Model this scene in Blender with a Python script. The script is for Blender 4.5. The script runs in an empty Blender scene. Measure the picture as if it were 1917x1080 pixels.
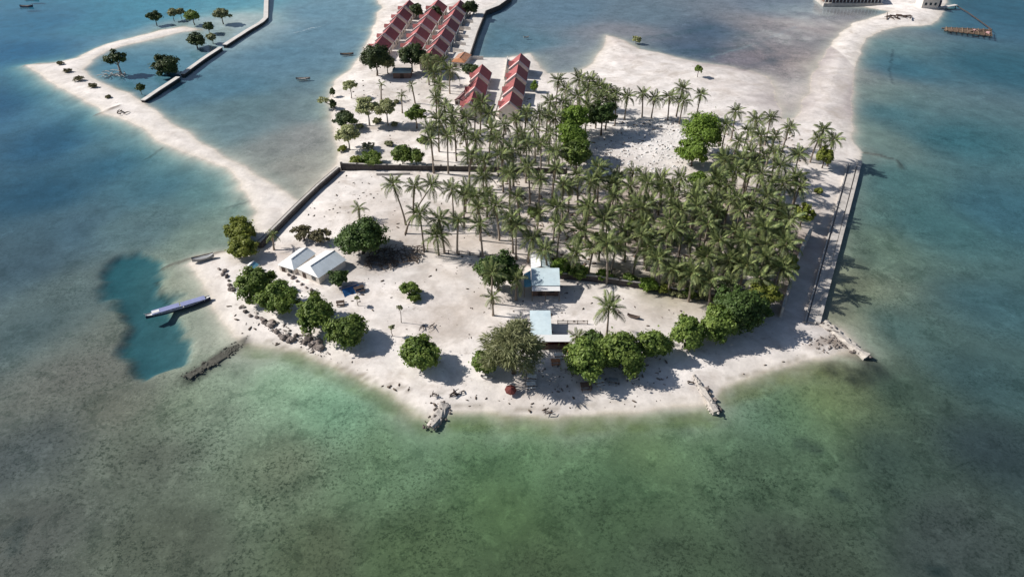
import bpy, math, random
import numpy as np
from mathutils import Vector, Matrix

# ------------------------------------------------------------------ camera, sky, sun, exposure
scene = bpy.context.scene
COL = scene.collection
W_PX, H_PX = 1917.0, 1080.0          # frame of the survey sheet
F_PX = 1369.0
PITCH = math.radians(36.0)
CAM_H = 104.5
cam_d = bpy.data.cameras.new('camera')
cam = bpy.data.objects.new('camera', cam_d)
COL.objects.link(cam)
cam.location = (0, 0, CAM_H)
cam.rotation_euler = (math.radians(90) - PITCH, 0, 0)
cam_d.sensor_width = 36.0
cam_d.lens = 36.0 * F_PX / W_PX
cam_d.clip_start = 1.0
cam_d.clip_end = 20000.0
scene.camera = cam

SUN_EL = math.radians(38.0)
SUN_AZ = math.radians(11.0)          # shadows fall to +x and a little towards -y
world = bpy.data.worlds.new('World')
scene.world = world
world.use_nodes = True
wn = world.node_tree.nodes
wl = world.node_tree.links
bg = wn['Background']
sky = wn.new('ShaderNodeTexSky')
sky.sky_type = 'NISHITA'
sky.sun_disc = False
sky.sun_elevation = SUN_EL
sky.sun_rotation = math.atan2(-math.cos(SUN_AZ), math.sin(SUN_AZ)) % (2 * math.pi)
wl.new(sky.outputs['Color'], bg.inputs['Color'])
bg.inputs['Strength'].default_value = 0.066

sun_d = bpy.data.lights.new('sun', 'SUN')
sun_d.energy = 5.0
sun_d.angle = math.radians(0.55)
sun_d.color = (1.0, 0.95, 0.88)
sun = bpy.data.objects.new('sun', sun_d)
COL.objects.link(sun)
sun_dir = Vector((math.cos(SUN_AZ) * math.cos(SUN_EL), -math.sin(SUN_AZ) * math.cos(SUN_EL), -math.sin(SUN_EL)))
sun.rotation_euler = sun_dir.to_track_quat('-Z', 'Y').to_euler()
sun.location = (-150, 200, 160)

vs = scene.view_settings
vs.view_transform = 'Standard'
vs.look = 'None'
vs.exposure = 0.18
vs.gamma = 1.0
scene.cycles.use_denoising = True
scene.cycles.max_bounces = 8
scene.cycles.transparent_max_bounces = 16
scene.cycles.volume_bounces = 0
scene.cycles.caustics_reflective = False
scene.cycles.caustics_refractive = False

# ------------------------------------------------------------------ helpers
CP, SP = math.cos(PITCH), math.sin(PITCH)


def ray(px, py):
    u = (px - W_PX / 2) / F_PX
    v = (H_PX / 2 - py) / F_PX
    return (u, CP + v * SP, -SP + v * CP)


def P(px, py, z=0.0):
    """survey point: where the sight line meets the level z"""
    d = ray(px, py)
    t = (z - CAM_H) / d[2]
    return np.array([d[0] * t, d[1] * t, z])


def Pxy(px, py, z=0.0):
    return P(px, py, z)[:2]


def poly(pts, z=0.0):
    return np.array([Pxy(a, b, z) for a, b in pts])


def srgb(r, g, b):
    out = []
    for c in (r, g, b):
        c /= 255.0
        out.append(c / 12.92 if c <= 0.04045 else ((c + 0.055) / 1.055) ** 2.4)
    return tuple(out)


_tabs = {}


def vnoise(x, y, scale, seed=0):
    """smooth value noise -1..1, feature size = scale metres"""
    if seed not in _tabs:
        _tabs[seed] = np.random.RandomState(seed + 11).rand(256, 256) * 2 - 1
    T = _tabs[seed]
    xs = x / scale + 1000.37
    ys = y / scale + 1000.71
    xi = np.floor(xs).astype(int)
    yi = np.floor(ys).astype(int)
    fx = xs - xi
    fy = ys - yi
    fx = fx * fx * (3 - 2 * fx)
    fy = fy * fy * (3 - 2 * fy)
    a = T[xi % 256, yi % 256]
    b = T[(xi + 1) % 256, yi % 256]
    c = T[xi % 256, (yi + 1) % 256]
    d = T[(xi + 1) % 256, (yi + 1) % 256]
    return (a * (1 - fx) + b * fx) * (1 - fy) + (c * (1 - fx) + d * fx) * fy


def fbm(x, y, scale, seed=0, octs=4):
    s = 0
    a = 1.0
    n = 0
    for i in range(octs):
        s = s + a * vnoise(x, y, scale / (2 ** i), seed + i)
        n += a
        a *= 0.55
    return s / n


def seg_dist(X, Y, pts, closed=False):
    d2 = np.full(X.shape, 1e12)
    n = len(pts)
    for i in range(n if closed else n - 1):
        ax, ay = pts[i]
        bx, by = pts[(i + 1) % n]
        dx, dy = bx - ax, by - ay
        L = dx * dx + dy * dy + 1e-9
        t = np.clip(((X - ax) * dx + (Y - ay) * dy) / L, 0, 1)
        d2 = np.minimum(d2, (X - ax - t * dx) ** 2 + (Y - ay - t * dy) ** 2)
    return np.sqrt(d2)


def inside(X, Y, pts):
    c = np.zeros(X.shape, bool)
    n = len(pts)
    for i in range(n):
        ax, ay = pts[i]
        bx, by = pts[(i + 1) % n]
        if ay == by:
            continue
        cond = ((ay > Y) != (by > Y)) & (X < (bx - ax) * (Y - ay) / (by - ay) + ax)
        c ^= cond
    return c


def sdf(X, Y, pts):
    d = seg_dist(X, Y, pts, True)
    return np.where(inside(X, Y, pts), d, -d)


def smooth(a, b, x):
    t = np.clip((x - a) / (b - a), 0, 1)
    return t * t * (3 - 2 * t)


def np_mesh(name, verts, faces, smooth_sh=False):
    """fast mesh; faces = (n,3) or (n,4) array"""
    verts = np.asarray(verts, dtype=np.float32)
    faces = np.asarray(faces, dtype=np.int32)
    me = bpy.data.meshes.new(name)
    n, k = faces.shape
    me.vertices.add(len(verts))
    me.vertices.foreach_set('co', verts.ravel())
    me.loops.add(n * k)
    me.loops.foreach_set('vertex_index', faces.ravel())
    me.polygons.add(n)
    me.polygons.foreach_set('loop_start', np.arange(0, n * k, k, dtype=np.int32))
    me.polygons.foreach_set('loop_total', np.full(n, k, dtype=np.int32))
    if smooth_sh:
        me.polygons.foreach_set('use_smooth', np.ones(n, dtype=bool))
    me.update(calc_edges=True)
    return me


class MB:
    """collects shapes, builds one mesh object"""

    def __init__(self):
        self.v = []
        self.f = []

    def add(self, vs_, fs_):
        o = len(self.v)
        self.v += [tuple(map(float, p)) for p in vs_]
        self.f += [tuple(i + o for i in f) for f in fs_]
        return self

    def box(self, c, s, rz=0.0, taper=1.0):
        cx, cy, cz = c
        hx, hy, hz = s[0] / 2, s[1] / 2, s[2] / 2
        co, si = math.cos(rz), math.sin(rz)
        vs_ = []
        for z, k in ((-hz, 1.0), (hz, taper)):
            for x, y in ((-hx, -hy), (hx, -hy), (hx, hy), (-hx, hy)):
                x *= k
                y *= k
                vs_.append((cx + x * co - y * si, cy + x * si + y * co, cz + z))
        return self.add(vs_, [(3, 2, 1, 0), (4, 5, 6, 7), (0, 1, 5, 4), (1, 2, 6, 5), (2, 3, 7, 6), (3, 0, 4, 7)])

    def prism(self, pts, z0, z1):
        n = len(pts)
        area = sum(pts[i][0] * pts[(i + 1) % n][1] - pts[(i + 1) % n][0] * pts[i][1] for i in range(n))
        if area < 0:
            pts = list(pts)[::-1]
        z0s = z0 if hasattr(z0, '__len__') else [z0] * n
        z1s = z1 if hasattr(z1, '__len__') else [z1] * n
        if area < 0:
            z0s, z1s = list(z0s)[::-1], list(z1s)[::-1]
        vs_ = [(p[0], p[1], z0s[i]) for i, p in enumerate(pts)] + [(p[0], p[1], z1s[i]) for i, p in enumerate(pts)]
        fs = [tuple(range(n))[::-1], tuple(range(n, 2 * n))]
        for i in range(n):
            j = (i + 1) % n
            fs.append((i, j, n + j, n + i))
        return self.add(vs_, fs)

    def slab(self, quad, t):
        """a sheet of thickness t under the polygon 'quad' (3d points)"""
        q = [Vector(p) for p in quad]
        nrm = (q[1] - q[0]).cross(q[2] - q[0]).normalized()
        if nrm.z < 0:
            q = q[::-1]
            nrm = -nrm
        n = len(q)
        lo = [p - nrm * t for p in q]
        fs = [tuple(range(n)), tuple(range(n, 2 * n))[::-1]]
        for i in range(n):
            j = (i + 1) % n
            fs.append((j, i, n + i, n + j))
        return self.add([tuple(p) for p in q] + [tuple(p) for p in lo], fs)

    def tube(self, path, radii, sides=6, cap=True):
        path = [Vector(p) for p in path]
        if not hasattr(radii, '__len__'):
            radii = [radii] * len(path)
        o = len(self.v)
        n = len(path)
        for i, p in enumerate(path):
            t = (path[min(i + 1, n - 1)] - path[max(i - 1, 0)]).normalized()
            a = Vector((1, 0, 0)) if abs(t.x) < 0.8 else Vector((0, 1, 0))
            u = t.cross(a).normalized()
            w = t.cross(u)
            for k in range(sides):
                an = 2 * math.pi * k / sides
                self.v.append(tuple(p + (u * math.cos(an) + w * math.sin(an)) * radii[i]))
        for i in range(n - 1):
            for k in range(sides):
                k2 = (k + 1) % sides
                self.f.append((o + i * sides + k, o + i * sides + k2, o + (i + 1) * sides + k2, o + (i + 1) * sides + k))
        if cap:
            self.f.append(tuple(o + k for k in range(sides))[::-1])
            self.f.append(tuple(o + (n - 1) * sides + k for k in range(sides)))
        return self

    def mesh(self, name, sm=False):
        me = bpy.data.meshes.new(name)
        me.from_pydata(self.v, [], self.f)
        if sm:
            for p in me.polygons:
                p.use_smooth = True
        me.update()
        return me

    def build(self, name, mat, parent=None, sm=False, loc=None):
        return link(name, self.mesh(name, sm), mat, parent, loc)


def link(name, me, mat=None, parent=None, loc=None):
    o = bpy.data.objects.new(name, me)
    COL.objects.link(o)
    if mat is not None and me is not None and len(me.materials) == 0:
        me.materials.append(mat)
    if parent is not None:
        o.parent = parent
    if loc is not None:
        o.location = loc
    return o


def empty(name, loc, rz=0.0):
    o = bpy.data.objects.new(name, None)
    o.empty_display_size = 0.5
    COL.objects.link(o)
    o.location = loc
    o.rotation_euler = (0, 0, rz)
    return o


def tag(o, label=None, cat=None, group=None, kind=None):
    if label:
        o['label'] = label
    if cat:
        o['category'] = cat
    if group:
        o['group'] = group
    if kind:
        o['kind'] = kind
    return o


# ------------------------------------------------------------------ materials
def new_mat(name):
    m = bpy.data.materials.new(name)
    m.use_nodes = True
    return m, m.node_tree.nodes, m.node_tree.links, m.node_tree.nodes['Principled BSDF']


def plain(name, col, rough=0.8, var=0.18, scale=2.0, bump=0.0, spec=0.3, metal=0.0, rnd=0.0, stain=None, stain_amt=0.4):
    """weathered surface: base colour with two scales of noise"""
    m, n, l, b = new_mat(name)
    tc = n.new('ShaderNodeTexCoord')
    nz = n.new('ShaderNodeTexNoise')
    nz.inputs['Scale'].default_value = scale
    nz.inputs['Detail'].default_value = 6
    nz.inputs['Roughness'].default_value = 0.65
    l.new(tc.outputs['Object'], nz.inputs['Vector'])
    rp = n.new('ShaderNodeMapRange')
    rp.inputs['From Min'].default_value = 0.3
    rp.inputs['From Max'].default_value = 0.7
    rp.inputs['To Min'].default_value = 1 - var
    rp.inputs['To Max'].default_value = 1 + var
    l.new(nz.outputs['Fac'], rp.inputs['Value'])
    mu = n.new('ShaderNodeVectorMath')
    mu.operation = 'SCALE'
    mu.inputs[0].default_value = col
    l.new(rp.outputs['Result'], mu.inputs['Scale'])
    out = mu.outputs['Vector']
    if stain:
        nz2 = n.new('ShaderNodeTexNoise')
        nz2.inputs['Scale'].default_value = scale * 0.35
        nz2.inputs['Detail'].default_value = 5
        l.new(tc.outputs['Object'], nz2.inputs['Vector'])
        r2 = n.new('ShaderNodeMapRange')
        r2.inputs['From Min'].default_value = 0.5
        r2.inputs['From Max'].default_value = 0.72
        r2.inputs['To Max'].default_value = stain_amt
        l.new(nz2.outputs['Fac'], r2.inputs['Value'])
        mx = n.new('ShaderNodeMix')
        mx.data_type = 'RGBA'
        l.new(r2.outputs['Result'], mx.inputs['Factor'])
        l.new(out, mx.inputs['A'])
        mx.inputs['B'].default_value = (*stain, 1)
        out = mx.outputs['Result']
    if rnd > 0:
        oi = n.new('ShaderNodeObjectInfo')
        r3 = n.new('ShaderNodeMapRange')
        r3.inputs['To Min'].default_value = 1 - rnd
        r3.inputs['To Max'].default_value = 1 + rnd
        l.new(oi.outputs['Random'], r3.inputs['Value'])
        m3 = n.new('ShaderNodeVectorMath')
        m3.operation = 'SCALE'
        l.new(out, m3.inputs[0])
        l.new(r3.outputs['Result'], m3.inputs['Scale'])
        out = m3.outputs['Vector']
    l.new(out, b.inputs['Base Color'])
    b.inputs['Roughness'].default_value = rough
    b.inputs['Specular IOR Level'].default_value = spec
    b.inputs['Metallic'].default_value = metal
    if bump > 0:
        bp = n.new('ShaderNodeBump')
        bp.inputs['Strength'].default_value = bump
        bp.inputs['Distance'].default_value = 0.2
        l.new(nz.outputs['Fac'], bp.inputs['Height'])
        l.new(bp.outputs['Normal'], b.inputs['Normal'])
    return m


def leaf_mat(name, ca, cb, trans=0.3, rnd=0.25, scale=0.45):
    """foliage: two leaf colours by clump, translucent"""
    m, n, l, b = new_mat(name)
    tc = n.new('ShaderNodeTexCoord')
    nz = n.new('ShaderNodeTexNoise')
    nz.inputs['Scale'].default_value = scale
    nz.inputs['Detail'].default_value = 4
    l.new(tc.outputs['Object'], nz.inputs['Vector'])
    rp = n.new('ShaderNodeMapRange')
    rp.inputs['From Min'].default_value = 0.35
    rp.inputs['From Max'].default_value = 0.65
    l.new(nz.outputs['Fac'], rp.inputs['Value'])
    mx = n.new('ShaderNodeMix')
    mx.data_type = 'RGBA'
    l.new(rp.outputs['Result'], mx.inputs['Factor'])
    mx.inputs['A'].default_value = (*ca, 1)
    mx.inputs['B'].default_value = (*cb, 1)
    oi = n.new('ShaderNodeObjectInfo')
    r3 = n.new('ShaderNodeMapRange')
    r3.inputs['To Min'].default_value = 1 - rnd
    r3.inputs['To Max'].default_value = 1 + rnd
    l.new(oi.outputs['Random'], r3.inputs['Value'])
    gi = n.new('ShaderNodeNewGeometry')
    r4 = n.new('ShaderNodeMapRange')
    r4.inputs['To Min'].default_value = 0.75
    r4.inputs['To Max'].default_value = 1.25
    l.new(gi.outputs['Random Per Island'], r4.inputs['Value'])
    mm = n.new('ShaderNodeMath')
    mm.operation = 'MULTIPLY'
    l.new(r3.outputs['Result'], mm.inputs[0])
    l.new(r4.outputs['Result'], mm.inputs[1])
    m3 = n.new('ShaderNodeVectorMath')
    m3.operation = 'SCALE'
    l.new(mx.outputs['Result'], m3.inputs[0])
    l.new(mm.outputs['Value'], m3.inputs['Scale'])
    l.new(m3.outputs['Vector'], b.inputs['Base Color'])
    b.inputs['Roughness'].default_value = 0.55
    b.inputs['Specular IOR Level'].default_value = 0.25
    tr = n.new('ShaderNodeBsdfTranslucent')
    l.new(m3.outputs['Vector'], tr.inputs['Color'])
    ms = n.new('ShaderNodeMixShader')
    ms.inputs['Fac'].default_value = trans
    l.new(b.outputs['BSDF'], ms.inputs[1])
    l.new(tr.outputs['BSDF'], ms.inputs[2])
    l.new(ms.outputs['Shader'], n['Material Output'].inputs['Surface'])
    return m


M = {}
M['concrete'] = plain('weathered_concrete', (0.48, 0.45, 0.42), 0.9, 0.2, 0.8, 0.2, stain=(0.2, 0.18, 0.16))
M['pale_concrete'] = plain('pale_concrete', (0.62, 0.59, 0.56), 0.9, 0.14, 0.5, 0.15, stain=(0.4, 0.37, 0.34))
M['dark_shaded_stone'] = plain('dark_shaded_stone_wall', (0.08, 0.07, 0.068), 0.95, 0.4, 1.2, 0.5, stain=(0.05, 0.045, 0.045))  # stone colour taken darker to carry the shade on the boundary walls
M['rock'] = plain('boulder_rock', (0.2, 0.17, 0.155), 0.95, 0.4, 1.6, 0.6, rnd=0.35, stain=(0.07, 0.06, 0.055))
M['wet_rock'] = plain('wet_reef_rock', (0.10, 0.098, 0.08), 0.7, 0.4, 1.2, 0.5, rnd=0.3)
M['pale_rock'] = plain('coral_rubble', (0.5, 0.46, 0.42), 0.95, 0.25, 1.5, 0.4, rnd=0.25)
M['white_wall'] = plain('cream_render', (0.66, 0.61, 0.56), 0.9, 0.1, 0.7, stain=(0.45, 0.4, 0.36))
M['parapet'] = plain('parapet_paint', (0.68, 0.53, 0.51), 0.85, 0.1, 0.8, stain=(0.5, 0.4, 0.38), rnd=0.08)
M['red_roof'] = plain('red_tiles', (0.34, 0.105, 0.105), 0.75, 0.22, 0.8, 0.15, rnd=0.18, stain=(0.3, 0.11, 0.1), stain_amt=0.5)
M['orange_roof'] = plain('orange_roof', (0.45, 0.2, 0.1), 0.75, 0.18, 0.8, stain=(0.3, 0.14, 0.08))
M['white_roof'] = plain('white_metal_roof', (0.74, 0.74, 0.74), 0.5, 0.06, 0.6, stain=(0.58, 0.57, 0.56))
M['shade_grey_roof'] = plain('shade_grey_metal_roof', (0.55, 0.61, 0.66), 0.5, 0.08, 0.6, stain=(0.36, 0.41, 0.46))  # white shed roof on its shaded slope, the shade put into the colour
M['cyan_roof'] = plain('pale_blue_roof', (0.58, 0.69, 0.73), 0.45, 0.1, 0.7, stain=(0.3, 0.42, 0.5), stain_amt=0.5)
M['blue_sheet'] = plain('blue_plastic_sheet', (0.16, 0.4, 0.52), 0.5, 0.15, 0.8)
M['blue_tarp'] = plain('blue_tarp', (0.03, 0.12, 0.3), 0.45, 0.25, 1.2, 0.4)
M['teal_roof'] = plain('teal_grey_roof', (0.22, 0.3, 0.32), 0.6, 0.15, 0.6)
M['wood'] = plain('weathered_wood', (0.2, 0.145, 0.105), 0.9, 0.3, 2.0, 0.2, rnd=0.2)
M['dark_wood'] = plain('dark_wood', (0.07, 0.05, 0.042), 0.9, 0.3, 2.0)
M['brown_wall'] = plain('brown_wall', (0.17, 0.11, 0.09), 0.9, 0.25, 1.0)
M['glass'] = plain('window_glass', (0.03, 0.04, 0.05), 0.15, 0.1, 1.0, spec=0.6)
M['white_paint'] = plain('white_paint', (0.72, 0.72, 0.71), 0.5, 0.06, 1.5, stain=(0.5, 0.5, 0.48))
M['purple_hull'] = plain('violet_grey_hull', (0.24, 0.27, 0.46), 0.5, 0.12, 1.0)
M['dark_hull'] = plain('dark_hull', (0.04, 0.045, 0.085), 0.5, 0.15, 1.0)
M['grey_hull'] = plain('grey_hull', (0.3, 0.31, 0.32), 0.7, 0.2, 1.0)
M['red_cloth'] = plain('red_cloth', (0.5, 0.05, 0.05), 0.8, 0.12, 2.0)
M['maroon_cloth'] = plain('maroon_cloth', (0.15, 0.04, 0.035), 0.8, 0.15, 2.0)
M['pink_cloth'] = plain('pink_cloth', (0.6, 0.36, 0.36), 0.8, 0.1, 2.0)
M['palm_trunk'] = plain('palm_trunk', (0.27, 0.225, 0.185), 0.95, 0.25, 3.0, 0.3, rnd=0.2)
M['bark'] = plain('bark', (0.13, 0.1, 0.08), 0.95, 0.3, 3.0, 0.3, rnd=0.2)
M['pale_bark'] = plain('bleached_wood', (0.4, 0.37, 0.35), 0.95, 0.25, 3.0, 0.2)
M['coconut'] = plain('palm_heart', (0.16, 0.15, 0.05), 0.7, 0.3, 4.0)
M['frond'] = leaf_mat('palm_frond', (0.045, 0.078, 0.026), (0.25, 0.285, 0.11), 0.18, 0.6, 1.1)
M['dry_frond'] = leaf_mat('dry_frond', (0.3, 0.245, 0.15), (0.4, 0.34, 0.23), 0.2, 0.25, 0.9)
M['leaf_green'] = leaf_mat('leaf_green', (0.095, 0.155, 0.032), (0.225, 0.30, 0.07), 0.3, 0.12)
M['leaf_dark'] = leaf_mat('leaf_dark', (0.055, 0.10, 0.028), (0.095, 0.15, 0.038), 0.25, 0.12)
M['leaf_bright'] = leaf_mat('leaf_bright', (0.13, 0.22, 0.032), (0.26, 0.37, 0.07), 0.35, 0.12)
M['leaf_yellow'] = leaf_mat('leaf_yellow', (0.17, 0.21, 0.035), (0.30, 0.33, 0.07), 0.35, 0.12)
M['leaf_pale'] = leaf_mat('leaf_pale', (0.33, 0.36, 0.16), (0.46, 0.47, 0.25), 0.3, 0.1)
M['leaf_olive'] = leaf_mat('leaf_olive', (0.19, 0.21, 0.10), (0.32, 0.33, 0.175), 0.3, 0.1)
M['leaf_brown'] = leaf_mat('leaf_brown', (0.13, 0.115, 0.06), (0.22, 0.205, 0.11), 0.25, 0.1)
M['leaf_mangrove'] = leaf_mat('leaf_mangrove', (0.04, 0.07, 0.028), (0.09, 0.12, 0.04), 0.2, 0.2)

# ------------------------------------------------------------------ ground and seabed (one sheet)
MAIN = [(488, 470), (440, 468), (400, 474), (362, 484), (345, 498), (365, 508), (385, 532), (395, 560), (408, 590), (425, 620),
        (455, 642), (500, 651), (560, 664), (610, 682), (660, 703), (710, 728), (750, 750), (790, 778), (815, 782), (850, 773),
        (900, 768), (960, 774), (1020, 781), (1080, 779), (1140, 770), (1220, 763), (1290, 763), (1330, 752), (1350, 727),
        (1400, 708), (1460, 690), (1520, 670), (1580, 657), (1603, 652), (1575, 620), (1545, 600), (1535, 590), (1615, 285),
        (1602, 270), (1596, 230), (1594, 190), (1597, 150), (1606, 110), (1622, 72), (1650, 57), (1690, 50), (1745, 47),
        (1765, 30), (1772, 0), (1775, -30), (1545, -30), (1545, 8), (1620, 14), (1665, 22), (1640, 32), (1600, 44), (1572, 62), (1545, 100),
        (1525, 140), (1508, 180), (1490, 222), (1468, 226), (1455, 200), (1448, 165), (1438, 145), (1405, 133), (1360, 125),
        (1310, 118), (1260, 106), (1200, 92), (1165, 75), (1138, 66), (1128, 90), (1108, 120), (1075, 138), (1025, 138),
        (1012, 126), (988, 100), (958, 106), (945, 111), (878, 109), (908, 22), (955, -2), (965, -40), (700, -40), (707, 0),
        (712, 15), (700, 45), (690, 75), (672, 112), (660, 128), (640, 142), (625, 155), (620, 180), (618, 210), (625, 245),
        (636, 285), (632, 308), (600, 345), (560, 378), (535, 405), (505, 440)]
SPIT = [(560, 378), (520, 352), (470, 322), (420, 292), (370, 260), (320, 228), (290, 207), (265, 190), (230, 172), (200, 160),
        (170, 145), (160, 132), (172, 112), (205, 95), (255, 80), (300, 70), (340, 60), (372, 56), (345, 50), (300, 58), (255, 68),
        (210, 80), (175, 92), (145, 108), (100, 117), (48, 122), (75, 140), (110, 165), (150, 185), (185, 203), (200, 214),
        (240, 226), (275, 246), (300, 266), (340, 286), (385, 300), (425, 316), (452, 342), (466, 368), (474, 395), (479, 425),
        (490, 450), (505, 440), (535, 405)]
HOLE = [(196, 508), (222, 478), (262, 470), (292, 496), (300, 530), (318, 556), (312, 580), (330, 600), (345, 640), (338, 668), (310, 692), (278, 703),
        (256, 680), (233, 632), (229, 590), (207, 550)]

# survey points of the sea floor: x, y, depth, colour seen there, seagrass cover
BED = [
    (60, 1040, 1.3, (80, 85, 82), 0.6), (300, 1040, 1.2, (74, 81, 72), 0.8), (600, 1040, 1.0, (71, 81, 65), 0.8), (800, 1040, 0.9, (71, 88, 65), 0.6),
    (1000, 1050, 1.0, (65, 80, 61), 0.5), (1250, 1040, 1.1, (66, 81, 66), 0.6), (1500, 1040, 1.4, (61, 72, 64), 0.5), (1800, 1040, 1.8, (63, 73, 73), 0.4),
    (60, 850, 1.5, (75, 83, 85), 0.5), (300, 850, 1.1, (80, 86, 79), 0.8), (550, 850, 0.9, (87, 96, 81), 0.9), (750, 850, 0.8, (88, 110, 84), 0.6),
    (950, 860, 0.9, (75, 103, 75), 0.4), (1150, 860, 0.9, (71, 95, 73), 0.5), (1400, 860, 1.0, (63, 80, 66), 0.7), (1650, 850, 1.4, (57, 73, 69), 0.5),
    (1880, 850, 1.8, (53, 67, 72), 0.3), (400, 760, 0.9, (104, 118, 104), 0.8), (950, 950, 0.9, (76, 99, 69), 0.4), (1150, 950, 1.0, (65, 84, 64), 0.5),
    (550, 700, 0.5, (132, 162, 136), 0.4), (650, 760, 0.6, (118, 154, 128), 0.4), (780, 840, 0.6, (104, 133, 109), 0.3), (900, 815, 0.5, (109, 138, 105), 0.3),
    (1050, 815, 0.5, (103, 132, 101), 0.3), (1200, 805, 0.5, (97, 120, 88), 0.3), (1300, 800, 0.6, (93, 120, 93), 0.3), (1400, 785, 0.7, (87, 114, 96), 0.5),
    (1500, 735, 0.4, (104, 121, 85), 0.3), (1560, 700, 0.4, (110, 120, 90), 0.3), (1650, 720, 1.0, (57, 77, 72), 0.4), (1450, 760, 0.6, (85, 112, 87), 0.4),
    (1700, 600, 1.5, (74, 100, 100), 0.3), (1850, 700, 1.8, (64, 88, 92), 0.3), (1850, 550, 2, (68, 98, 106), 0.2), (1650, 450, 1.2, (94, 114, 104), 0.4),
    (1590, 520, 0.5, (122, 130, 110), 0.5), (1575, 580, 0.5, (126, 132, 112), 0.3), (1750, 400, 1.8, (72, 108, 114), 0.2), (1880, 380, 2.2, (68, 104, 118), 0.2),
    (1640, 380, 1.0, (88, 116, 114), 0.3), (1680, 330, 1.5, (80, 114, 118), 0.2), (1800, 250, 2.3, (68, 108, 120), 0.2), (1660, 200, 1.8, (74, 114, 126), 0.2),
    (1880, 120, 2.6, (68, 106, 124), 0.1), (1700, 120, 2.2, (74, 114, 132), 0.1), (1880, 20, 2.6, (72, 108, 130), 0.1), (1810, 30, 2.2, (78, 114, 137), 0.1),
    (1615, 180, 0.7, (120, 140, 138), 0.1), (1650, 85, 0.9, (104, 136, 144), 0.1), (1625, 250, 0.8, (110, 132, 130), 0.1), (1050, 20, 1, (104, 130, 150), 0.2),
    (1000, 80, 0.9, (98, 128, 145), 0.2), (1200, 30, 0.8, (108, 128, 144), 0.2), (1330, 60, 0.8, (78, 98, 120), 0.4), (1290, 92, 0.7, (78, 98, 120), 0.4),
    (1450, 60, 0.25, (142, 142, 148), 0.3), (1450, 105, 0.25, (122, 118, 126), 0.5), (1530, 50, 0.08, (178, 170, 168), 0.1), (1490, 175, 0.06, (188, 174, 168), 0.2),
    (1500, 115, 0.08, (176, 166, 163), 0.2), (1400, 112, 0.25, (116, 114, 126), 0.5), (1100, 105, 0.4, (128, 138, 148), 0.2), (1160, 60, 0.4, (132, 136, 146), 0.2),
    (920, 70, 1.0, (92, 124, 142), 0.2), (1480, 20, 0.5, (112, 128, 146), 0.2), (1050, 120, 0.4, (120, 132, 142), 0.3), (560, 20, 1.2, (110, 145, 165), 0.1),
    (620, 60, 1.2, (105, 138, 158), 0.1), (520, 100, 1.2, (98, 132, 152), 0.1), (400, 160, 1.2, (88, 125, 145), 0.1), (450, 200, 1.0, (100, 126, 134), 0.1),
    (560, 200, 0.8, (111, 130, 137), 0.1), (500, 280, 0.5, (131, 138, 137), 0.2), (560, 300, 0.4, (146, 147, 142), 0.2), (590, 250, 0.4, (138, 141, 141), 0.2),
    (600, 330, 0.3, (148, 145, 138), 0.2), (400, 240, 0.8, (108, 134, 143), 0.1), (250, 120, 0.9, (80, 124, 148), 0.1), (205, 135, 0.5, (94, 137, 156), 0.1),
    (330, 100, 0.8, (92, 134, 154), 0.1), (455, 35, 0.2, (176, 190, 192), 0.0), (420, 72, 0.35, (148, 170, 178), 0.0), (350, 60, 0.3, (140, 165, 172), 0.0),
    (655, 60, 1.0, (108, 138, 156), 0.1), (60, 40, 2.5, (72, 117, 147), 0.1), (200, 40, 2.2, (86, 132, 157), 0.1), (300, 10, 2, (98, 140, 165), 0.1),
    (420, 5, 1.6, (110, 150, 170), 0.1), (30, 90, 2.5, (62, 106, 140), 0.1), (20, 180, 3, (56, 93, 124), 0.1), (100, 250, 3, (55, 93, 120), 0.1),
    (200, 300, 2.8, (58, 97, 120), 0.1), (60, 350, 3, (52, 87, 110), 0.1), (300, 330, 2.2, (70, 108, 124), 0.1), (400, 350, 1.5, (82, 117, 124), 0.2),
    (440, 390, 1.2, (98, 126, 122), 0.2), (440, 440, 0.6, (120, 138, 130), 0.2), (150, 420, 2.5, (72, 98, 113), 0.2), (40, 480, 2.3, (70, 92, 105), 0.2),
    (280, 420, 1.6, (88, 113, 120), 0.2), (60, 620, 1.8, (78, 96, 101), 0.3), (150, 560, 1.6, (84, 101, 104), 0.4), (150, 700, 1.3, (98, 100, 96), 0.5),
    (200, 770, 1.2, (92, 95, 87), 0.7), (380, 440, 0.8, (112, 130, 122), 0.2), (335, 560, 0.6, (124, 140, 126), 0.3), (362, 620, 0.5, (140, 150, 138), 0.2),
    (385, 660, 0.35, (150, 160, 145), 0.2), (405, 630, 0.2, (170, 173, 160), 0.1), (360, 525, 0.3, (158, 162, 148), 0.2), (322, 520, 0.5, (126, 139, 124), 0.2),
    (205, 620, 1.3, (100, 107, 102), 0.4), (222, 690, 1.2, (100, 104, 98), 0.4), (185, 520, 1.5, (90, 106, 108), 0.3), (420, 705, 0.5, (124, 142, 124), 0.3),
    (350, 745, 0.7, (106, 119, 102), 0.7), (150, 140, 2.0, (70, 115, 142), 0.1), (110, 185, 1.6, (84, 124, 146), 0.1), (240, 260, 1.5, (84, 120, 136), 0.1),
    (330, 305, 1.3, (90, 124, 134), 0.1),
]
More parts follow.
